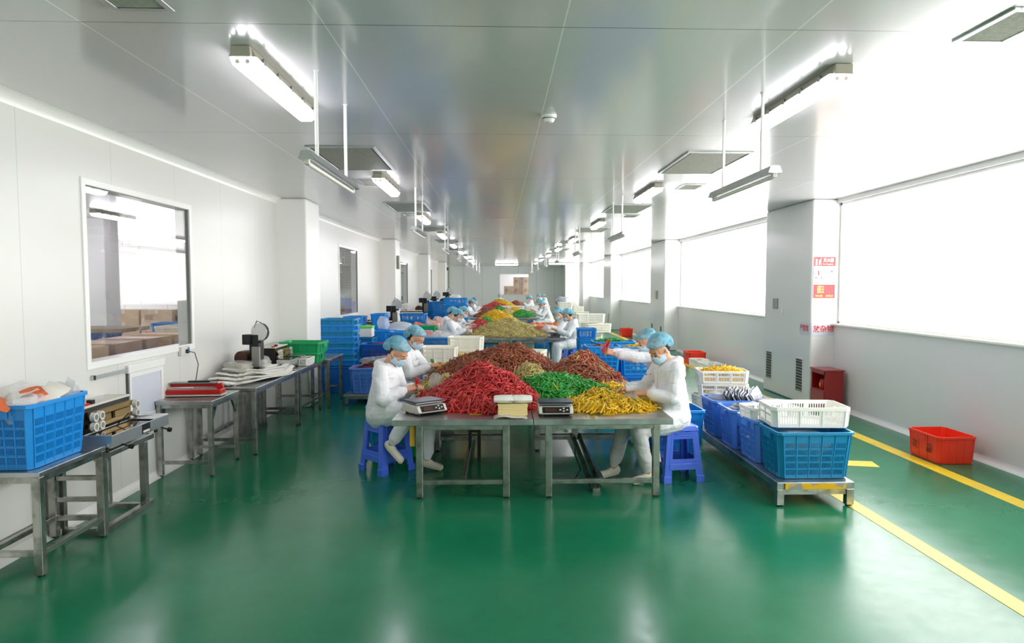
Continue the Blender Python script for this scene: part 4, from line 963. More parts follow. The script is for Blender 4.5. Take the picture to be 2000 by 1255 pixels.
# ============================================================ THE FOUR NEAR WORKERS AND THEIR STOOLS
stool(-1.07, 6.79, R(44), 'blue-violet plastic stool under the nearest woman on the left of the table')
stool(1.62, 6.42, R(8), 'blue-violet plastic stool under the nearest woman on the right of the table')
stool(-1.12, 8.3, R(10), 'blue-violet stool of the woman behind the nearest left worker')
stool(1.86, 8.0, R(10), 'blue-violet stool of the woman reaching over the table')
w1 = worker('seated woman left of the nearest table, head bowed, holding red sticks', (-1.1, 6.78, 0), R(-14),
    dict(seat=.485, lean=10, hpitch=36, hyaw=-14, hl=(.31, .06, .8), hr=(.27, -.07, .79), pl=(-.5, .6, -.7), pr=(-.5, -.6, -.7), fl=(.4, .1, .1), fr=(.16, -.2, .3), frdir=(.6, -.1, -.5), kl=(1, .1, .8), kr=(1, -.3, .5), seed=1, curl=50, hdrop=-.1))
w2 = worker('seated woman right of the nearest table with a small emblem on her chest', (1.58, 6.42, 0), R(180+14),
    dict(seat=.5, lean=8, hpitch=36, hyaw=18, hl=(.27, .02, .79), hr=(.38, -.22, .8), pl=(-.4, .6, -.8), pr=(-.4, -.6, -.7), fl=(.3, .12, .1), fr=(.52, -.14, .1), seed=2, ts=1.1, curl=28, toe=.1, hdrop=-.15, trousers='cloth_grey'))
w3 = worker('woman in open-collared coat behind the nearest left worker, both hands over the heap', (-1.1, 8.3, 0), R(-12),
    dict(seat=.5, lean=10, hpitch=30, hyaw=-12, hl=(.4, .05, .85), hr=(.36, -.12, .84), pl=(-.4, .6, -.8), pr=(-.4, -.6, -.8), fl=(.42, .14, .1), fr=(.38, -.12, .1), seed=3, collar=True, curl=45, hdrop=-.2))
w4 = worker('woman reaching both arms across the table with red sticks in her hands', (1.9, 8.0, 0), R(180+6),
    dict(seat=.5, lean=24, hpitch=24, hyaw=4, hl=(.66, .06, 1.0), hr=(.68, -.06, 1.02), pl=(-.1, .5, -1), pr=(-.1, -.5, -1), fl=(.3, .14, .1), fr=(.4, -.14, .1), seed=4, curl=60, hdrop=.1))
# emblem on her coat
# far workers: a few poses, copied
FP = [dict(seat=.5, lean=16, hpitch=32, hyaw=-8, hl=(.42, .1, .84), hr=(.42, -.1, .82), fl=(.42, .14, .1), fr=(.42, -.12, .1), seed=5),
      dict(seat=.5, lean=24, hpitch=40, hyaw=10, hl=(.5, .12, .84), hr=(.46, -.16, .84), fl=(.42, .14, .1), fr=(.36, -.12, .1), seed=6),
      dict(seat=.5, lean=10, hpitch=22, hyaw=0, hl=(.4, .12, .95), hr=(.36, -.12, .92), fl=(.42, .14, .1), fr=(.42, -.12, .1), seed=7)]
FAR = [(-1.12, 15.3, -8, 1, 'woman at the front left of the second island, hood lying on her back'), (-1.22, 16.2, -6, 0, 'worker half hidden behind the front left woman of the second island'), (-1.1, 17.4, -10, 1, 'worker leaning forward with short sleeves at the left of the second island'),
    (-1.15, 25.4, -8, 0, 'worker at the left of the third island with a bowed head'), (-1.1, 29.0, -5, 2, 'worker at the far left end of the third island'), (.05, 40.0, -90, 2, 'worker facing the camera alone before the end wall window'),
    (1.62, 14.9, 186, 0, 'woman bent over the scale at the right of the second island'), (1.62, 16.3, 184, 1, 'worker behind the woman bent over the scale, second island'), (1.72, 24.2, 188, 1, 'worker at the front right of the third island'),
    (1.72, 27.2, 184, 0, 'worker behind the front right worker of the third island'), (1.55, 33.6, 188, 2, 'worker raising her hands at the right of the farthest island'), (1.65, 35.2, 185, 0, 'worker at the right middle of the farthest island'),
    (2.4, 41, 200, 2, 'worker sitting at the far back right, left one of the pair'), (2.75, 41.4, 190, 0, 'worker sitting at the far back right, right one of the pair')]
stp = None; fp_ = {}
KIDS['plastic_stool'] = None
for x, y, a, k, lb in FAR:
    if k not in fp_: fp_[k] = worker(lb, (x, y, 0), R(a), FP[k], vs=.013, detail=False)
    else: dup(fp_[k], (x, y, 0), R(a), lb)
    if stp is None: stp = stool(x-.02, y, R(8), 'x'); KIDS[stp.name] = list(stp.children); so = stp
    else: so = dup(stp, (x-.02 if x < 0 else x+.02, y, 0), R(8+a))
    so['label'] = 'blue stool, seat of the ' + ' '.join(lb.replace('half hidden ', '').replace(' with short sleeves', '').replace(', hood lying on her back', '').split()[:11])

# ============================================================ ON THE NEAR TABLE
for a_ in ((-.64, 6.12, R(38), 'digital scale at the left front corner of the table, turned towards the nearest left woman'), (.475, 6.02, 0, 'digital scale facing the camera in front of the green heap')): scale_(a_[0], a_[1], TZ, a_[2], a_[3]).scale = (1.14, 1.1, 1.12)
e = empty('wrapped_package', 'white plastic bundle tied with string on the table before the red heap', 'package', (.12, 6.0, TZ+.1005), R(1))
b = MB(); b.rings([[(x, .085*q*math.cos(t), .033+.035*q*math.sin(t)) for t in [2*PI*k/14 for k in range(14)]] for x, q in ((-.165, .5), (-.16, .85), (-.1, .97), (-.02, 1), (0, .9), (.02, 1), (.1, .97), (.155, .88), (.16, .5))]); b.build('bundle', 'sleeve', e, smooth=True)
MB().tube([(.0, -.08, .02), (.0, -.06, .05), (.0, 0, .07), (.0, .08, .03)], .002, 5).tube([(0, -.085, .02), (.03, -.09, .03), (.04, -.09, .012), (0, -.087, .02)], .0018, 5).tube([(0, -.085, .02), (-.03, -.09, .035), (-.045, -.09, .02), (0, -.087, .02)], .0018, 5).build('string', 'ink_grey', e)
e = empty('label_stack', 'stack of pale yellow printed bags under the white bundle', 'bag stack', (.115, 6.0, TZ+.001)); b = MB()
for k in range(9): b.cbox((.002*math.sin(k*2.1), .002*math.cos(k*3), .008+k*.0108), (.245+.004*math.sin(k), .16, .0095))
b.build('stack', 'cream_crate', e, bevel=.002)
o = flat_pack('bag_film_white', .1, 5.9, TZ+.003, .36, .2, .004, 'thin clear plastic sheet under the yellow bag stack, over the table edge', 0, seed=2, cat='plastic sheet', nm='plastic_sheet')
bag('bag_film', 1.24, 7.5, TZ+.001, .22, .6, .1, 'long clear plastic bag along the right table edge by the reaching woman', R(12), 1)
bag('bag_film', -.62, 6.98, TZ+.08, .1, .16, .17, 'clear plastic bag held open by the nearest left woman', R(20), 2)
bag('bag_film', 1.2, 6.4, TZ+.06, .16, .14, .06, 'crumpled clear bag under the right woman\'s hands', R(20), 0)
def held(c, x, y, z, n, lb, d, spread=.02):
    P = np.array([[x+RNG.uniform(-spread, spread), y+RNG.uniform(-spread, spread), z+RNG.uniform(-spread, spread)] for _ in range(n)])
    for k in range(n):
        o = bpy.data.objects.new('held_stick_treat', SM[c][k % 4]); COL.objects.link(o); o.location = P[k]; o.rotation_euler = (0, R(d[1]+RNG.uniform(-22, 22)), R(d[0]+RNG.uniform(-30, 30)))
        tag(o, lb, 'stick treat', lb)
held('red', -.76, 6.7, .84, 9, 'red stick treat in the fist of the nearest left woman', (80, 60))
held('red', 1.2, 7.95, 1.06, 9, 'red stick treat held up by the woman reaching across', (20, -60), .03)
held('green', -.74, 8.2, .86, 4, 'green stick treat in the hands of the woman in the open collar', (60, 40))
# things fixed on the table legs and standing beneath
tag(MB().box(-.735, 5.86, .43, -.69, 5.9, .6).build('wooden_block', 'yellow_tape', bevel=.004), 'yellow-taped block hanging beside the left front table leg', 'block')
tag(MB().bar((1.29, 5.9, .6), (1.33, 5.88, .28), .05, .02, (0, 1, 0)).build('wooden_board', 'cream_wood', bevel=.004), 'cream wooden board leaning by the right front table leg', 'board')
e = empty('sealer_pedal', 'foot pedal stand with a white rod and slanted steel rails under the table', 'pedal', (.72, 6.3, 0))
MB().bar((-.03, .4, .35), (.08, -.3, .02), .035).bar((.03, .4, .35), (.14, -.3, .02), .03).bar((-.03, .4, .35), (.03, .4, .35), .03).bar((.08, -.3, .015), (.14, -.3, .015), .03).build('rails', 'steel', e)
MB().cyl((0, .4, .36), (-.02, .42, .6), .012, 10).build('rod', 'white_trim', e, smooth=True); MB().cbox((0, .4, .35), (.06, .05, .09)).build('junction_box', 'machine_white', e, bevel=.006)
MB().tube([(0, .38, .33), (-.02, .2, .2), (.02, .1, .08), (-.06, -.05, .03), (-.09, -.12, .06)], .006, 6).build('cable', 'cable', e)
e = empty('foot_rest', 'steel foot rest frame with dark upright posts under the middle of the tables', 'foot rest', (0, 7.14, 0))
for x in (-.29, -.2): MB().bar((x, 0, 0), (x, 0, .58), .035).build('leg', 'dark_metal', e)
MB().bar((-.29, 0, .3), (-.2, 0, .3), .03).build('cross_bar', 'dark_metal', e)
# woman's chest emblem is stitched on: part of her jacket
def emblem():
    j = [c for c in w2.children if c.name.startswith('jacket')][0]; dg = bpy.context.evaluated_depsgraph_get(); dg.update()
    Mi = w2.matrix_world.inverted(); org = Vector((1.36, 5.7, 1.0)); d = Vector((.02, 1, -.08)).normalized(); lo = Mi @ org; ld = (Mi.to_3x3() @ d).normalized()
    for (dx, dz, sx, sz, mm) in ((0, 0, .019, .009, 'blue_peri'), (.026, .003, .006, .006, 'ink_red'), (.003, 0, .01, .004, 'white_trim')):
        ok, p, n, i = j.data and j.ray_cast(lo+Mi.to_3x3() @ Vector((dx, 0, dz)), ld)
        if ok:
            off = .0012 if mm == 'white_trim' else 0
            b = MB(); M_ = Matrix.Translation(p-ld*(.001+off)) @ (Mi.to_3x3().to_4x4()); b.ell((0, 0, 0), (sx, .003, sz), M_); b.build('emblem', mm, j, smooth=True)
bpy.context.view_layer.update()
try: emblem()
except Exception as ex: print('emblem', ex)

# ============================================================ LEFT SIDE BENCHES
GL_ = 'steel benches along the left wall'
work_table('side_bench', 'low steel bench at the left picture edge carrying the big blue basket', -3.12, -2.74, 4.3, 5.03, .64, GL_, leg=.05, inset=.0, low=.14, lows=('f', 'r', 'l', 'b'), thick=.03)
for zz in (.27, .42): MB().bar((-.135, .34, zz), (.135, .34, zz), .03).build('rung', 'steel', [o for o in bpy.data.objects if o.get('label', '').startswith('low steel bench at')][0])
put('basket_blue', -2.955, 4.62, .641, 'big blue slotted basket on the left bench, heaped with orange and clear bags', R(90), sc=(1.0, .74, 1.05))
bag('bag_film', -2.98, 4.62, .86, .3, .56, .26, 'big clear bag lining the left blue basket', R(5), 1)
bag('bag_film_white', -2.92, 4.42, .95, .2, .22, .16, 'white crumpled bag in the near end of the left blue basket', R(50), 1)
bag('bag_film', -2.9, 4.8, .93, .2, .22, .2, 'clear bag poking out of the far end of the left blue basket', R(10), 2)
for k, (m_, x, y, z, rz, pt, rl, lb) in enumerate((('orange_print', -3.0, 4.3, 1.06, 20, 20, 15, 'orange pouch at the near left corner of the left basket'), ('bag_film_white', -2.95, 4.42, 1.1, 60, -20, 20, 'white pouch leaning between two orange ones'),
    ('orange_print', -2.9, 4.5, 1.07, 100, 28, -25, 'orange pouch standing tilted in the middle of the left basket'), ('paper', -2.86, 4.6, 1.06, 70, -35, 20, 'pale label sheet sticking out of the left basket'), ('bag_film', -2.86, 4.74, 1.05, 40, -50, 10, 'clear pouch standing up at the rim of the left basket'))):
    flat_pack(m_, x, y, z, .22, .16, .03, lb, R(rz), R(pt), R(rl), seed=k)
# stand with the sealing machine
e = empty('machine_stand', 'two-legged steel stand under the nearest sealing machine', 'stand', (-2.8, 5.38, 0))
for y in (-.3, .29): MB().bar((0, y, .04), (0, y, .53), .05).build('leg', 'steel', e, bevel=.003)
MB().bar((0, -.36, .02), (0, .4, .02), .05, .04).build('foot_rail', 'steel', e, bevel=.003); MB().bar((0, -.36, .55), (0, .42, .55), .05, .04).bar((-.28, -.3, .55), (-.28, .4, .55), .05, .04).bar((-.28, -.3, .55), (0, -.3, .55), .05, .04).bar((-.28, .39, .55), (0, .39, .55), .05, .04).build('top_frame', 'steel', e, bevel=.003)
MB().bar((-.28, .29, .02), (-.026, .29, .02), .05, .04).build('cross_foot', 'steel', e); MB().bar((-.28, -.3, .02), (-.026, -.3, .02), .05, .04).build('cross_foot', 'steel', e)
for y in (-.3, .29): MB().bar((-.28, y, .04), (-.28, y, .53), .04).build('leg', 'steel', e, bevel=.003)
band_sealer(-2.9, 5.46, .572, R(90), 'band sealing machine with gold guides and white wheels on the nearest stand', 1.0)
e = work_table('side_bench', 'small steel table with braced legs under the red heat sealer', -3.13, -2.62, 6.58, 7.28, .7, GL_, leg=.042, inset=.005, low=.13, lows=('f', 'b'), thick=.035, braces=True)
e = empty('heat_sealer', 'red impulse heat sealer on the small steel table', 'heat sealer', (-2.9, 6.9, .701), R(4))
MB().box(-.25, -.06, .02, .25, .1, .065).build('base', 'red_paint', e, bevel=.008); MB().box(-.26, -.07, .008, .26, .11, .0195).build('base_plate', 'machine_white', e)
MB().box(-.24, -.03, .0655, .2, .0, .075).build('sealing_bar', 'alu', e); MB().bar((.2, .05, .1), (-.24, .05, .095), .03, .03).bar((.18, .05, .07), (.24, .05, .1), .04, .05).build('arm', 'red_paint', e, bevel=.004)
MB().box(-.24, -.0, .1155, .18, .1, .127).build('arm_cover', 'machine_grey', e, bevel=.003); MB().box(-.08, .03, .1275, .12, .08, .14).build('grip', 'black', e, bevel=.003)
for x in (-.22, .22):
    for y in (-.05, .09): MB().cyl((x, y, 0), (x, y, .0085), .012, 8).build('foot', 'black', e)
e = empty('wall_socket', 'white socket strip with a black plug on the left wall below the window corner', 'socket', (XL, 7.12, 1.06)); MB().box(.0015, 0, 0, .035, .2, .09).build('socket_case', 'machine_white', e, bevel=.006)
MB().box(.0355, .09, .02, .055, .13, .06).build('plug', 'black', e, bevel=.004); MB().box(.0352, .135, .015, .037, .18, .075).build('socket_face', 'blue_teal', e)
MB().tube([(.05, .12, .04), (.09, .17, .02), (.11, .2, -.1), (.12, .12, -.23), (.16, -.02, -.3), (.2, -.1, -.33)], .005, 6).build('cable', 'cable', e, smooth=True)
work_table('side_bench', 'long steel bench covered with white plastic sleeves', -3.13, -2.5, 7.42, 9.05, .7, GL_, leg=.045, inset=.01, low=.16, lows=('f', 'l', 'b'), thick=.035)
work_table('side_bench', 'steel bench with a band sealer behind the coding machine', -3.13, -2.5, 9.08, 10.2, .7, GL_, leg=.045, inset=.01, low=.2, lows=('f', 'r', 'b'), thick=.035)
e = empty('slatted_rack', 'row of upright steel slats standing under the long bench by the wall', 'rack', (-2.93, 8.1, 0))
for k in range(8): MB().bar((0, k*.14-.1, .04), (0, k*.14-.1, .6), .045, .02, (0, 1, 0)).build('slat', 'steel', e)
MB().bar((0, -.14, .02), (0, .92, .02), .04).build('rail', 'steel', e); MB().bar((0, -.14, .615), (0, .92, .615), .03).build('rail', 'steel', e)
for k in range(26):
    b = MB(); y0 = 7.46+.022*k+RNG.uniform(0, .03); L = RNG.uniform(.85, 1.2); lay = k//7; zz = .713+.02*lay+RNG.uniform(0, .006); pts = []; off = .055*(k % 7)
    for i in range(12): t = i/11; pts.append((-3.06+off+.16*t+.1*math.sin(t*2.6+.2*lay), y0+L*t, zz+.014*math.sin(t*6+k)+.07*max(0, .18-t)*(lay+1)))
    rs = []
    for i, p in enumerate(pts):
        w_ = .042*(1, .95)[i in (0, 11)]; q = .011; rs.append([(p[0]+w_*math.cos(t), p[1], p[2]+q*math.sin(t)*(1+.3*math.cos(3*t+k))) for t in [2*PI*j/10 for j in range(10)]])
    b.rings(rs); o = b.build('plastic_sleeve', 'sleeve', smooth=True); tag(o, 'long milky plastic sleeve lying in the bundle on the long bench', 'plastic sleeve', 'milky plastic sleeves on the long bench')
for k, (x, y) in enumerate(((-2.92, 8.1), (-2.85, 8.45), (-2.95, 8.75))):
    bag('bag_film', x, y, .8, .26, .36, .12, 'clear bag of pale sticks on the sleeves, %s from the camera' % ('nearest', 'middle', 'farthest')[k], R(30*k), k)
    fill_sticks(x, y, .81, .24, .3, .05, 'cream', R(20*k), 'loose pale sticks inside the %s clear bag on the sleeves' % ('nearest', 'middle', 'farthest')[k], 34, L=.1)
coder(-2.84, 8.35, .701, R(-15), 'coding machine with a big reel on the long left bench', .98)
tag(MB().box(-2.62, 8.3, .7012, -2.53, 8.5, .735).build('notebook', 'yellow_tape', bevel=.003), 'small brown notebook block beside the coding machine', 'notebook')
flat_pack('paper', -2.66, 8.95, .71, .3, .2, .004, 'white paper sheet lying behind the coding machine', R(70), nm='paper_sheet', cat='paper', seed=3)
band_sealer(-2.8, 9.45, .701, R(90), 'band sealing machine on the bench beyond the coding machine', .85)
put('green', -2.72, 10.45-.45, .701, 'lower green crate on the bench end beside the blue stack', R(2), sc=(.95, .95, 1)); put('green', -2.7, 10.02, .842, 'upper green crate on the bench end beside the blue stack', R(-3), sc=(1, 1, 1))
put('white_small', -2.42-.2, 9.62, .842-.14, 'small pale crate in front of the green crates', R(90), sc=(.8, .8, .9)); bag('bag_film', -2.85, 9.75, .705, .25, .25, .12, 'clear bag between sealing machine and green crates', 0, 1)
work_table('side_bench', 'steel bench beyond the first left column', -2.71, -2.42, 10.3, 11.2, .7, GL_, leg=.045, inset=.01, low=.2, lows=('f', 'b'), thick=.035)
# nested blue stack
for k, nm in enumerate(('bin_deep',)+('nest_blue', 'nest_teal')*4):
    z = 0 if k == 0 else .44+(k-1)*.094
    put(nm, -2.63+.006*math.sin(k*2), 11.95, .001+z if k == 0 else z+.001, ('deep bottom crate of the tall blue stack by the first left column' if k == 0 else '%s shallow crate up from the deep one in the tall blue stack' % ('first', 'second', 'third', 'fourth', 'fifth', 'sixth', 'seventh', 'topmost, eighth,')[k-1]), RNG.uniform(-.02, .02), 'tall blue crate stack')
# dolly with the purple-blue basket
work_table('low_platform', 'low steel platform under the purple-blue basket behind the left women', -2.28, -1.2, 10.5, 11.5, .16, leg=.05, inset=.02, low=.06, lows=(), thick=.03, cat='platform')
put('basket_peri', -1.9, 10.78, .161, 'purple-blue basket of red packs on a low platform behind the left women', R(2)); put('basket_deep', -1.86, 11.27, .161, 'dark blue basket of silver bags behind the purple-blue one', R(0))
for k in range(7): flat_pack(('label_red', 'label_red', 'dark_metal', 'yellow_tape')[k % 4], -1.98+.04*k, 10.74+.02*(k % 3), .535+.012*k, .42, .12, .012, ('flat red pack', 'flat orange-red pack', 'flat dark pack', 'flat yellow pack', 'upper flat red pack', 'upper flat orange-red pack', 'topmost flat dark pack')[k]+' in the purple-blue basket', R(8*(k % 3)-4), seed=k)
for k in range(5): bag('silver_bag', -2.02+.09*k, 11.25, .52+.01*k, .3, .3, .12, 'silver bag in the dark blue basket, %s from the left' % ords[k].replace('nearest', 'first'), R(30*k), k)
# stacks in the middle left
def stack(keys, x, y, labels, rz=0, z0=.001, sc=None):
    hs = {'basket': .385, 'tray': .205, 'bin_deep': .435, 'bin_teal': .435, 'bin_blue': .305, 'white': .128, 'ivory': .204, 'cream': .204, 'green': .143, 'nest': .095}; z = z0
    for i, k in enumerate(keys):
        put(k, x+RNG.uniform(-.012, .012), y, z, labels[i] if isinstance(labels, (list, tuple)) else labels % (['bottom', 'second', 'third', 'fourth', 'fifth', 'sixth', 'seventh'][i] if i < len(keys)-1 else 'top'), rz+RNG.uniform(-.04, .04), sc=sc)
        key = k if k in hs else k.split('_')[0]; z += hs[key]*(sc[2] if sc else 1)
    return z
stack(['bin_teal', 'bin_teal'], -2.42+.02, 13.1, '%s narrow teal bin behind the tall blue stack', R(0), sc=(.75, 1, .95))
z = .83; tag(MB().box(-2.52, 12.93, z, -2.28, 13.2, z+.16).build('tub', 'white_crate', bevel=.01), 'white tub with a green lid on the teal bins', 'tub'); MB().box(-2.53, 12.92, z+.161, -2.27, 13.21, z+.2).build('lid', 'green_lid', bpy.data.objects['tub'], bevel=.006)
stack(['bin_deep', 'bin_deep', 'bin_blue'], -2.75, 13.9, '%s blue bin behind the green-lidded tub', 0); stack(['bin_blue', 'bin_blue', 'bin_blue', 'bin_blue'], -2.3, 14.0, '%s narrow blue bin beside the dark sealing machine', 0, sc=(.8, 1, 1))
z = stack(['basket_deep', 'basket_deep'], -2.03, 12.35, '%s dark blue basket of red sticks behind the bowed woman', 0); fill_sticks(-2.03, 12.35, .4, .56, .4, .36, 'red', 0, 'red sticks filling the dark blue basket behind the bowed woman', 90)
z = stack(['basket_blue', 'basket_blue', 'tray_blue'], -1.45, 11.95, '%s wide blue crate in the stack behind the two left women', R(3), sc=(1.1, 1, 1.03))
z = stack(['basket_blue', 'tray_peri', 'tray_blue', 'tray_blue'], -.93, 10.75, '%s blue crate in the stack right of the open-collared woman', R(-3)); 
for k, (x, y, kd) in enumerate(((-1.02, 10.7, 'bag_film'), (-.88, 10.8, 'bag_film_white'), (-.76, 10.68, 'bag_film'), (-1.08, 10.85, 'label_red'))): bag(kd, x, y, z-.13, .28, .28, .22, ('clear bag', 'whitish bag', 'second clear bag', 'red printed bag')[k]+' in the top crate right of the open-collared woman', R(40*k), k)
stack(['ivory']*4, -.8, 9.72, '%s ivory slotted crate behind the heap, left of the yellowish ones', R(2), sc=(.95, .9, 1.15)); stack(['cream', 'cream', 'cream', 'cream', 'ivory'], -.45, 10.12, '%s crate of the cream stack behind the brown heap', R(-2), sc=(.95, .9, 1.02))
stack(['ivory', 'ivory', 'ivory', 'ivory'], .4, 9.75, '%s ivory crate behind the brown heap peak', R(-12), sc=(.9, .9, 1.08))
# ============================================================ RIGHT SIDE
work_table('low_platform', 'low steel platform with worn yellow paint carrying the row of blue baskets', 2.2, 2.82, 5.52, 7.95, .198, leg=.06, inset=.0, low=.06, lows=(), thick=.055, cat='platform')
tag(MB().box(2.26, 5.502, .146, 2.76, 5.519, .19).build('painted_edge', 'worn_yellow'), 'worn yellow paint on the platform edge under the nearest basket', 'painted edge')
put('basket_teal', 2.535, 5.8, .2, 'nearest big teal-blue basket on the low platform', R(0), sc=(1, .96, 1)); put('basket_peri', 2.52, 6.31, .2, 'second blue-violet basket on the low platform', R(1)); put('basket_peri', 2.5, 6.84, .2, 'third blue-violet basket on the low platform, with silver bags', R(-1)); put('basket_peri', 2.49, 7.4, .2, 'farthest blue-violet basket on the low platform, full of silver bags', R(1))
put('white', 2.57, 5.93, .587, 'white slotted crate resting on the nearest teal basket', R(-4), sc=(1.12, 1, 1.35)); put('white_small', 2.42, 6.3, .56, 'small white crate sunk in the second violet basket', R(4), sc=(1.05, 1, 1.1))
bag('bag_film', 2.5, 5.8, .4, .48, .34, .16, 'clear bags inside the nearest teal basket', 0, 1); bag('bag_film_white', 2.52, 6.32, .575, .26, .18, .07, 'white bag in the small white crate', 0, 2); bag('bag_film_white', 2.5, 6.3, .3, .5, .36, .24, 'white bags filling the second violet basket', 0, 0)
ONUM = 'first second third fourth fifth sixth seventh eighth ninth tenth eleventh twelfth'.split()
for k in range(12):
    flat_pack('silver_bag', 2.36+.03*k, 7.34+.01*(k % 3), .6+.004*(k % 2), .3, .13, .008, '%s silver pouch from the left in the fan of the farthest violet basket' % ONUM[k], R(80-k*2), pitch=R(-12), roll=R(62), seed=k, group='silver pouches in the farthest violet basket', nm='silver_pouch')
for k in range(10):
    flat_pack('silver_bag', 2.34+.035*k, 6.75+.03*(k % 5), .57+.008*k, .34, .15, .01, '%s silver pouch up from the bottom of the flat pile in the third violet basket' % ONUM[k], R(14*(k % 5)-20), seed=k, group='silver pouches in the third violet basket', nm='silver_pouch')
bag('silver_bag', 2.5, 6.84, .3, .5, .38, .28, 'silver bag filling below the flat pouches', 0, 2); bag('silver_bag', 2.49, 7.4, .3, .5, .38, .3, 'silver bag filling below the pouch fan', 0, 1); bag('bag_film', 2.32, 7.42, .55, .22, .3, .1, 'clear bubble bag beside the silver pouch fan', 0, 0)
ZW = .001
for k in range(5): put('white', 2.66+(.0, .02, -.02, .015, 0)[k], 8.45, ZW, ('bottom', 'second', 'third', 'fourth', 'top')[k]+' white crate of the stack holding yellow sticks', R((-4, -12, 2, -14, -7)[k]), sc=(1, 1, 1.18)); ZW += .151
fill_sticks(2.66, 8.45, ZW-.14, .56, .4, .155, 'yellow', R(-8), 'yellow sticks heaped in the top white crate', 420); fill_sticks(2.66, 8.45, ZW-.3, .54, .38, .1, 'yellow', R(-8), 'yellow sticks in the second white crate from the top', 120)
put('basket_blue', 1.72, 7.0, .14, 'blue basket on a green crate behind the nearest right woman', R(2), sc=(.85, 1, 1.08)); put('green', 1.72, 7.0, .001, 'green crate under the blue basket behind the right stool', R(0), sc=(.9, .9, .95))
put('basket_teal', -1.05, 7.45, .14, 'blue basket behind the nearest left stool', R(4), sc=(1, 1, 1.02)); put('green', -1.05, 7.45, .001, 'green crate under the blue basket behind the left stool', 0, sc=(.9, .9, .95))
# stacks behind the reaching woman
stack(['basket_deep', 'basket_blue'], 1.5, 10.45, '%s blue basket of brown sticks behind the reaching arms', 0, sc=(.8, .9, 1.15)); fill_sticks(1.5, 10.45, .75, .44, .34, .13, 'brown', 0, 'brown sticks in the blue basket behind the reaching arms', 120)
stack(['basket_deep', 'basket_blue'], 2.05, 10.6, '%s blue basket of yellow sticks left of the nearest grey column', 0, sc=(.9, .9, 1.12)); fill_sticks(2.05, 10.6, .72, .5, .36, .15, 'yellow', 0, 'yellow sticks in the blue basket by the nearest grey column', 160)
stack(['basket_deep', 'basket_blue'], 1.85, 11.6, '%s blue basket of green sticks in the rear', 0, sc=(1.1, .9, 1.12)); fill_sticks(1.8, 11.6, .73, .6, .36, .16, 'green', 0, 'green sticks in the rear blue basket', 170)
stack(['basket_blue', 'basket_blue', 'tray_blue'], 1.62, 13.2, '%s tall blue basket beside the bent woman at the scale', 0, sc=(.55, .8, 1)); stack(['basket_blue', 'ivory', 'ivory'], 1.95, 15.1, '%s crate in the tilted ivory stack', 0, sc=(.95, 1, 1.1)); put('ivory', 2.05, 15.0, .78, 'crooked ivory crate on the tilted ivory stack', R(12), sc=(1.1, 1, .9)); put('ivory', 1.93, 15.0, .985, 'topmost pale crate on the tilted ivory stack', R(-5), sc=(1.15, 1, .9))
put('ivory', 2.35, 13.7, .3, 'ivory crate low beside the yellow line', R(3), sc=(1.2, 1, 1)); put('bin_deep', 2.35, 13.7, .001, 'blue bin under the low ivory crate', 0, sc=(1, 1, .68))
put('red', 4.49, 7.06, .001, 'big red crate with black brush characters against the right wall', 0)
rc_ = bpy.data.objects[[o.name for o in bpy.data.objects if o.get('label', '').startswith('big red crate')][0]]
text('次', .1, 'ink_black', rc_, (-.2, .13, .13), FACE_W); text('品', .1, 'ink_black', rc_, (-.2, -.12, .13), FACE_W)
put('red', 4.42, 16.0, .001, 'red crate by the right wall between the first two grey columns', 0); put('red', 4.45, 24.9, .001, 'far red crate by the right wall beyond the second grey column', 0); put('white', 4.4, 14.7, .001, 'white crate in front of the middle red crate by the wall', R(90), sc=(1, 1, 1.2))
put('white', 4.0+.35, 15.35, .001, 'lower white crate beside the middle red crate', R(90), sc=(1, .8, 1.3))
e = empty('fire_cabinet', 'dark red fire extinguisher cabinet beside the nearest grey column', 'fire cabinet', (4.5, 9.72, 0))
m = MB().box(.012, 0, .0, .27, .02, .56).box(.012, .41, 0, .27, .43, .56).box(.25, .02, 0, .27, .41, .56).box(.012, .02, 0, .25, .41, .02).box(.012, .02, .28, .25, .41, .295); m.build('case', 'fire_red', e, bevel=.003)
MB().box(-.012, -.012, .5605, .282, .442, .585).build('lid', 'fire_red', e, bevel=.004); MB().box(0, .01, .02, .0115, .42, .28).build('door', 'fire_red', e, bevel=.002); MB().box(0, .02, .52, .0115, .41, .56).build('header', 'fire_red', e)
e = empty('fire_extinguisher', 'red fire extinguisher standing inside the fire cabinet', 'fire extinguisher', (4.6, 9.95, .296)); MB().lathe((0, 0, 0), [(.05, 0), (.055, .01), (.055, .1), (.045, .135), (.02, .15)], 18).build('cylinder', 'red_paint', e, smooth=True); MB().cyl((0, 0, .15), (0, 0, .18), .014, 10).build('valve', 'black', e); MB().box(-.0565, -.02, .04, -.0555, .02, .09).build('label_sheet', 'yellow_tape', e)
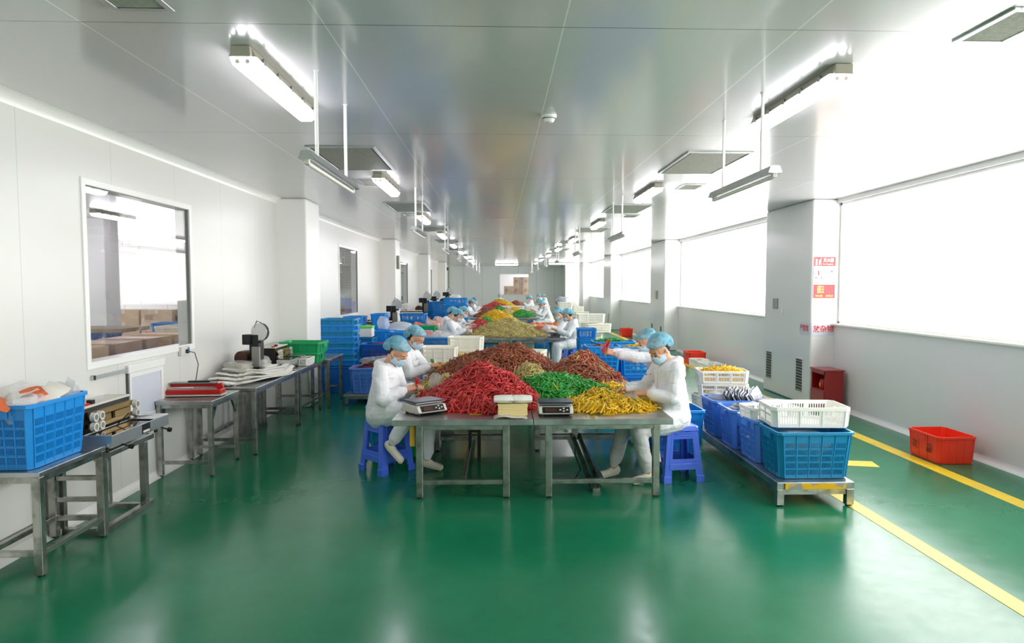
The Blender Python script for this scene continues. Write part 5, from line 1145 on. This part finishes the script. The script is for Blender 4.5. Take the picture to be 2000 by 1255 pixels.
# ============================================================ FARTHER LEFT: BENCHES, MACHINES, BAGS
def far_bench(y0, y1, lb, x1=-2.3): return work_table('side_bench', lb, -3.05, x1, y0, y1, .7, GL_, leg=.045, inset=.02, low=.2, lows=('f', 'b'), thick=.035)
far_bench(14.4, 17.8, 'bench with dark machines below the second left window'); far_bench(20.4, 24.5, 'bench with machines below the third left window'); far_bench(25.2, 28.0, 'bench before the third left column'); far_bench(29.5, 35, 'bench near the far end of the left wall')
band_sealer(-2.55, 14.95, .701, R(12), 'dark band sealer on the bench below the second left window', 1); band_sealer(-2.6, 16.2, .701, R(90), 'band sealer lying along the bench behind the dark one', 1); coder(-2.55, 17.2, .701, 0, 'coding machine before the second left column', 1.15); coder(-2.5, 23.9, .701, 0, 'coding machine beyond the second left column', 1.3)
coder(-2.5, 27.6, .701, 0, 'coding machine before the third left column', 1.3); coder(-2.5, 34.3, .701, 0, 'farthest coding machine near the end wall', 1.5); band_sealer(-2.6, 21.5, .701, R(20), 'band sealer below the third left window', 1); band_sealer(-2.6, 26.2, .701, R(10), 'band sealer on the far left bench', 1)
stack(['basket_blue', 'basket_blue', 'tray_blue', 'tray_blue'], -2.05, 17.3, '%s crate of the blue stack beside the second left column', 0, sc=(1, 1, .93)); stack(['bin_blue']*4, -2.3, 24.5, '%s small blue bin of the thin far stack', 0); stack(['basket_blue', 'basket_blue', 'basket_blue'], -1.75, 23.5, '%s blue basket left of the far blue tubs', 0, sc=(1.3, 1, 1.08))
stack(['basket_deep', 'basket_blue', 'tray_blue', 'tray_blue', 'tray_blue'], -1.35, 22.5, '%s crate in the stack of far blue tubs', 0, sc=(1.2, 1, 1)); bag('bag_film_white', -1.35, 22.5, 1.3, .35, .3, .2, 'white bag on the stack of far blue tubs', 0, 1)
e = work_table('packing_table', 'side table piled with orange and white bags left of the second island', -1.95, -1.45, 16.0, 19.2, .55, leg=.05, inset=.03, low=.2, lows=('f', 'b'))
k = 0
for yy in (16.3, 17.0, 17.7, 18.4, 18.95):
    for xx in (-1.84, -1.56):
        k += 1; kd = ('bag_film_white', 'orange_print', 'bag_film')[k % 3]; bag(kd, xx, yy, .551, .26, .52, .34+.06*(k % 3), '%s bag of treats on the side table, %s pair, %s one' % (('milky', 'orange printed', 'clear')[k % 3], ('first', 'second', 'third', 'fourth', 'last')[(k-1)//2], ('wall side', 'aisle side')[(k-1) % 2]), R(6*(k % 3)), k)
stack(['basket_blue', 'basket_blue'], -1.5, 15.0, '%s blue crate in front of the bag table', 0, sc=(.8, .8, 1)); put('green', -1.55, 15.05, .775, 'green crate in front of the bag table', 0, sc=(.9, .9, 1)); put('white', -1.95, 14.4, .775, 'white crate with a bag beside the green crate', 0); stack(['basket_deep', 'basket_blue'], -1.95, 14.4, '%s blue crate under the white crate with a bag', 0); bag('bag_film_white', -1.95, 14.4, .8, .45, .3, .25, 'bag in the white crate beside the green crate', 0, 0)
stack(['basket_blue', 'basket_blue'], -1.2, 13.4, '%s blue crate right of the white crate with a bag', R(5)); bag('bag_film', -2.15, 13.4, .95, .22, .22, .25, 'upright clear bag of brown treats behind the two left women', 0, 1); stack(['basket_blue', 'basket_blue', 'tray_blue'], -2.15, 13.45, '%s blue crate under the upright clear bag', 0, sc=(.7, .8, .95))
# second island: goods on the tables
scale_(1.16, 15.15, TZ, R(10), 'digital scale at the right front edge of the second island')
for k, (x, y, kd) in enumerate(((.95, 15.9, 'orange_print'), (1.08, 15.75, 'bag_film_white'), (1.12, 16.1, 'bag_film'), (-.72, 15.7, 'bag_film_white'), (-.6, 16.3, 'bag_film'), (-.62, 17.8, 'bag_film_white'))): bag(kd, x, y, TZ+.001, .26, .28, .24, ('orange printed bag', 'white bag', 'clear bag', 'whitish bag', 'open clear bag', 'second whitish bag')[k]+' beside the %s of the second island' % ('scale', 'scale', 'scale', 'left front woman', 'left front woman', 'leaning worker')[k], R(30*k), k)
put('basket_blue', 1.32, 20.9, .2, 'blue basket topped with orange bags right of the second island', 0, sc=(1.35, 1, 1)); put('bin_deep', 1.32, 20.9, .001, 'dark bin under the basket topped with orange bags', 0, sc=(1, 1, .45))
for k in range(5): bag('orange_print', 1.0+.16*k, 20.85, .5, .2, .3, .2, 'orange bag in the basket right of the second island, %s from the left' % ords[k].replace('nearest', 'first'), R(20*k), k)
for k, (x, y, w_) in enumerate(((-.35, 20.9, 1), (-.05, 22.4, 1.0))): stack(['basket_blue', 'ivory', 'ivory'], x-.3, y, '%s crate of the '+('left', 'right')[k]+' pale stack behind the leaning worker', R(10*k), sc=(1, 1, .95))
put('white', .55, 30.6, .7, 'left long white crate with red sticks between the far islands', 0, sc=(1.9, 1, 1.6)); put('white', 1.65, 30.6, .7, 'right long white crate with red sticks between the far islands', 0, sc=(1.9, 1, 1.6)); work_table('packing_table', 'small table under the long white crates between the far islands', 0, 2.2, 30.3, 30.9, .698, leg=.05)
put('tray_blue', -.3, 30.4, .7, 'blue tray between the far islands', 0, sc=(1.2, 1, .7)); work_table('packing_table', 'small table under the blue tray between the far islands', -.75, -.01, 30.2, 30.8, .698, leg=.05)
stack(['ivory', 'ivory', 'cream', 'ivory', 'cream', 'ivory'], 2.15, 23.3, '%s crate in the yellowish stack right of the third island', 0, sc=(.9, 1, 1.0)); stack(['ivory']*5, 2.5, 21.8, '%s crate in the white stack right of the third island', R(8), sc=(.9, 1, .95)); stack(['basket_blue', 'ivory', 'ivory'], 2.1, 17.6, '%s crate behind the woman at the scale', 0, sc=(.9, 1, .9))
e = work_table('packing_table', 'dark bench with goods at the far right end of the hall', 2.7, 3.8, 34.2, 35, .8, leg=.05); bag('silver_bag', 3.1, 34.6, .801, .7, .5, .45, 'grey covered bundle on the far right bench', 0, 1); put('tray_deep', 3.3, 33.6, .6, 'blue tray before the far right bench', 0, sc=(1.4, 1, .8)); put('bin_deep', 3.3, 33.6, .001, 'bin under the far right blue tray', 0, sc=(1.4, 1, 1.35))
stack(['ivory']*4, 3.6, 32.6, '%s crate of the white stack before the far right bench', 0)
# under the second island
for k, (x, y) in enumerate(((-.45, 15.9), (.2, 16.1))): put('tray_blue', x, y, .001, 'blue tray under the second island, %s one' % ('left', 'right')[k], 0, sc=(.95, 1, 1.6))
put('ivory', .95, 16.8, .001, 'ivory crate under the right half of the second island', 0)
# ============================================================ STORE ROOM: CARTONS
CB = None
def carton(x, y, z, sx, sy, sz, lb, rz=0, m='cardboard'):
    global CB
    if CB is None:
        CB = (MB().cbox((0, 0, .5), (1, 1, 1)).mesh('cardboard_box', 'cardboard'), MB().cbox((0, 0, 1.0), (1.004, .1, .006)).cbox((0, -.501, .88), (.1, .004, .25)).cbox((0, -.501, .12), (.1, .004, .25)).mesh('tape', 'tape'), MB().cbox((.502, .0, .5), (.003, .4, .28)).cbox((-.25, -.502, .55), (.28, .003, .3)).mesh('print', 'cardboard_dark'))
    e = bpy.data.objects.new('cardboard_box', CB[0]); COL.objects.link(e); e.location = (x, y, z); e.scale = (sx, sy, sz); e.rotation_euler = (0, 0, rz); tag(e, lb, 'box')
    for c, nm in ((CB[1], 'tape'), (CB[2], 'print')): o = bpy.data.objects.new(nm, c); COL.objects.link(o); o.parent = e
    return e
cols_ = 'leftmost,second,third,fourth,fifth,sixth,seventh,eighth'.split(',')
rows_ = 'bottom,second,third,fourth,fifth'.split(',')
for i in range(8):
    n = 3 if i else 5
    for k in range(n):
        carton(-9.6+i*.82, 17.2+.1*(i % 2), .002+k*.4, .72, .5, .395, '%s carton of the %s stack along the store room window' % (rows_[k] if k < n-1 else 'top', cols_[i]), RNG.uniform(-.03, .03))
for i in range(4):
    for k in range(3): carton(-4.55, 7.6+i*.75, .002+k*.37+(i % 2)*0, .6, .66, .365, '%s wrapped carton right behind the left window, %s along the glass' % (rows_[k], ords[i].replace('nearest', 'first')), RNG.uniform(-.05, .05), 'cardboard')
for i in range(3):
    for k in range(2): carton(-5.5, 8.4+i*.8, .002+k*.47, .6, .6, .465, '%s carton in the second row behind the left window, %s along' % (rows_[k], ords[i].replace('nearest', 'first')), RNG.uniform(-.05, .05))
text('JOYOLS', .12, 'ink_grey', tag(bpy.data.objects.new('print_sheet', MB().box(0, -.2, 0, .002, .2, .14).mesh('print_sheet', 'cardboard')), 'printed lettering sheet on a wrapped carton behind the left window', 'print'), (.004, 0, .07), FACE_E)
ps = bpy.data.objects['print_sheet']; COL.objects.link(ps); ps.location = (-4.2455, 9.1, .86)
for k in range(5): put('tray_deep', -6.3, 11.4, .002+.205*k, '%s crate of the dark blue stack in the store' % (rows_[k] if k < 4 else 'top'), 0)
tag(MB().box(-6.8, 11.0, 1.04, -5.7, 11.9, 1.1).build('board', 'cardboard_dark'), 'brown board on the dark blue stack in the store', 'board')
work_table('store_table', 'dark table in the store with a blue crate on it', -6.0, -4.6, 12.2, 13.4, .9, leg=.05); put('tray_blue', -5.6, 12.6, .901, 'bright blue crate on the store table', R(4), sc=(1.1, 1, 1.1)); put('white', -5.0, 11.4, .95, 'long white crate on cartons in the store', R(90), sc=(1.6, 1, 1.5))
for k in range(2): carton(-5.0, 11.2, .002+.47*k, .7, .9, .465, '%s carton under the long white crate in the store' % rows_[k])
for i in range(3):
    for k in range(4-(i == 0)*1): carton(.65+i*.62, 47.0+.2*(i % 2), .002+k*.58, .6, .6, .575, '%s carton of the %s stack in the end wall window' % (rows_[k] if k < 3 else 'top', ('left', 'middle', 'right')[i]))
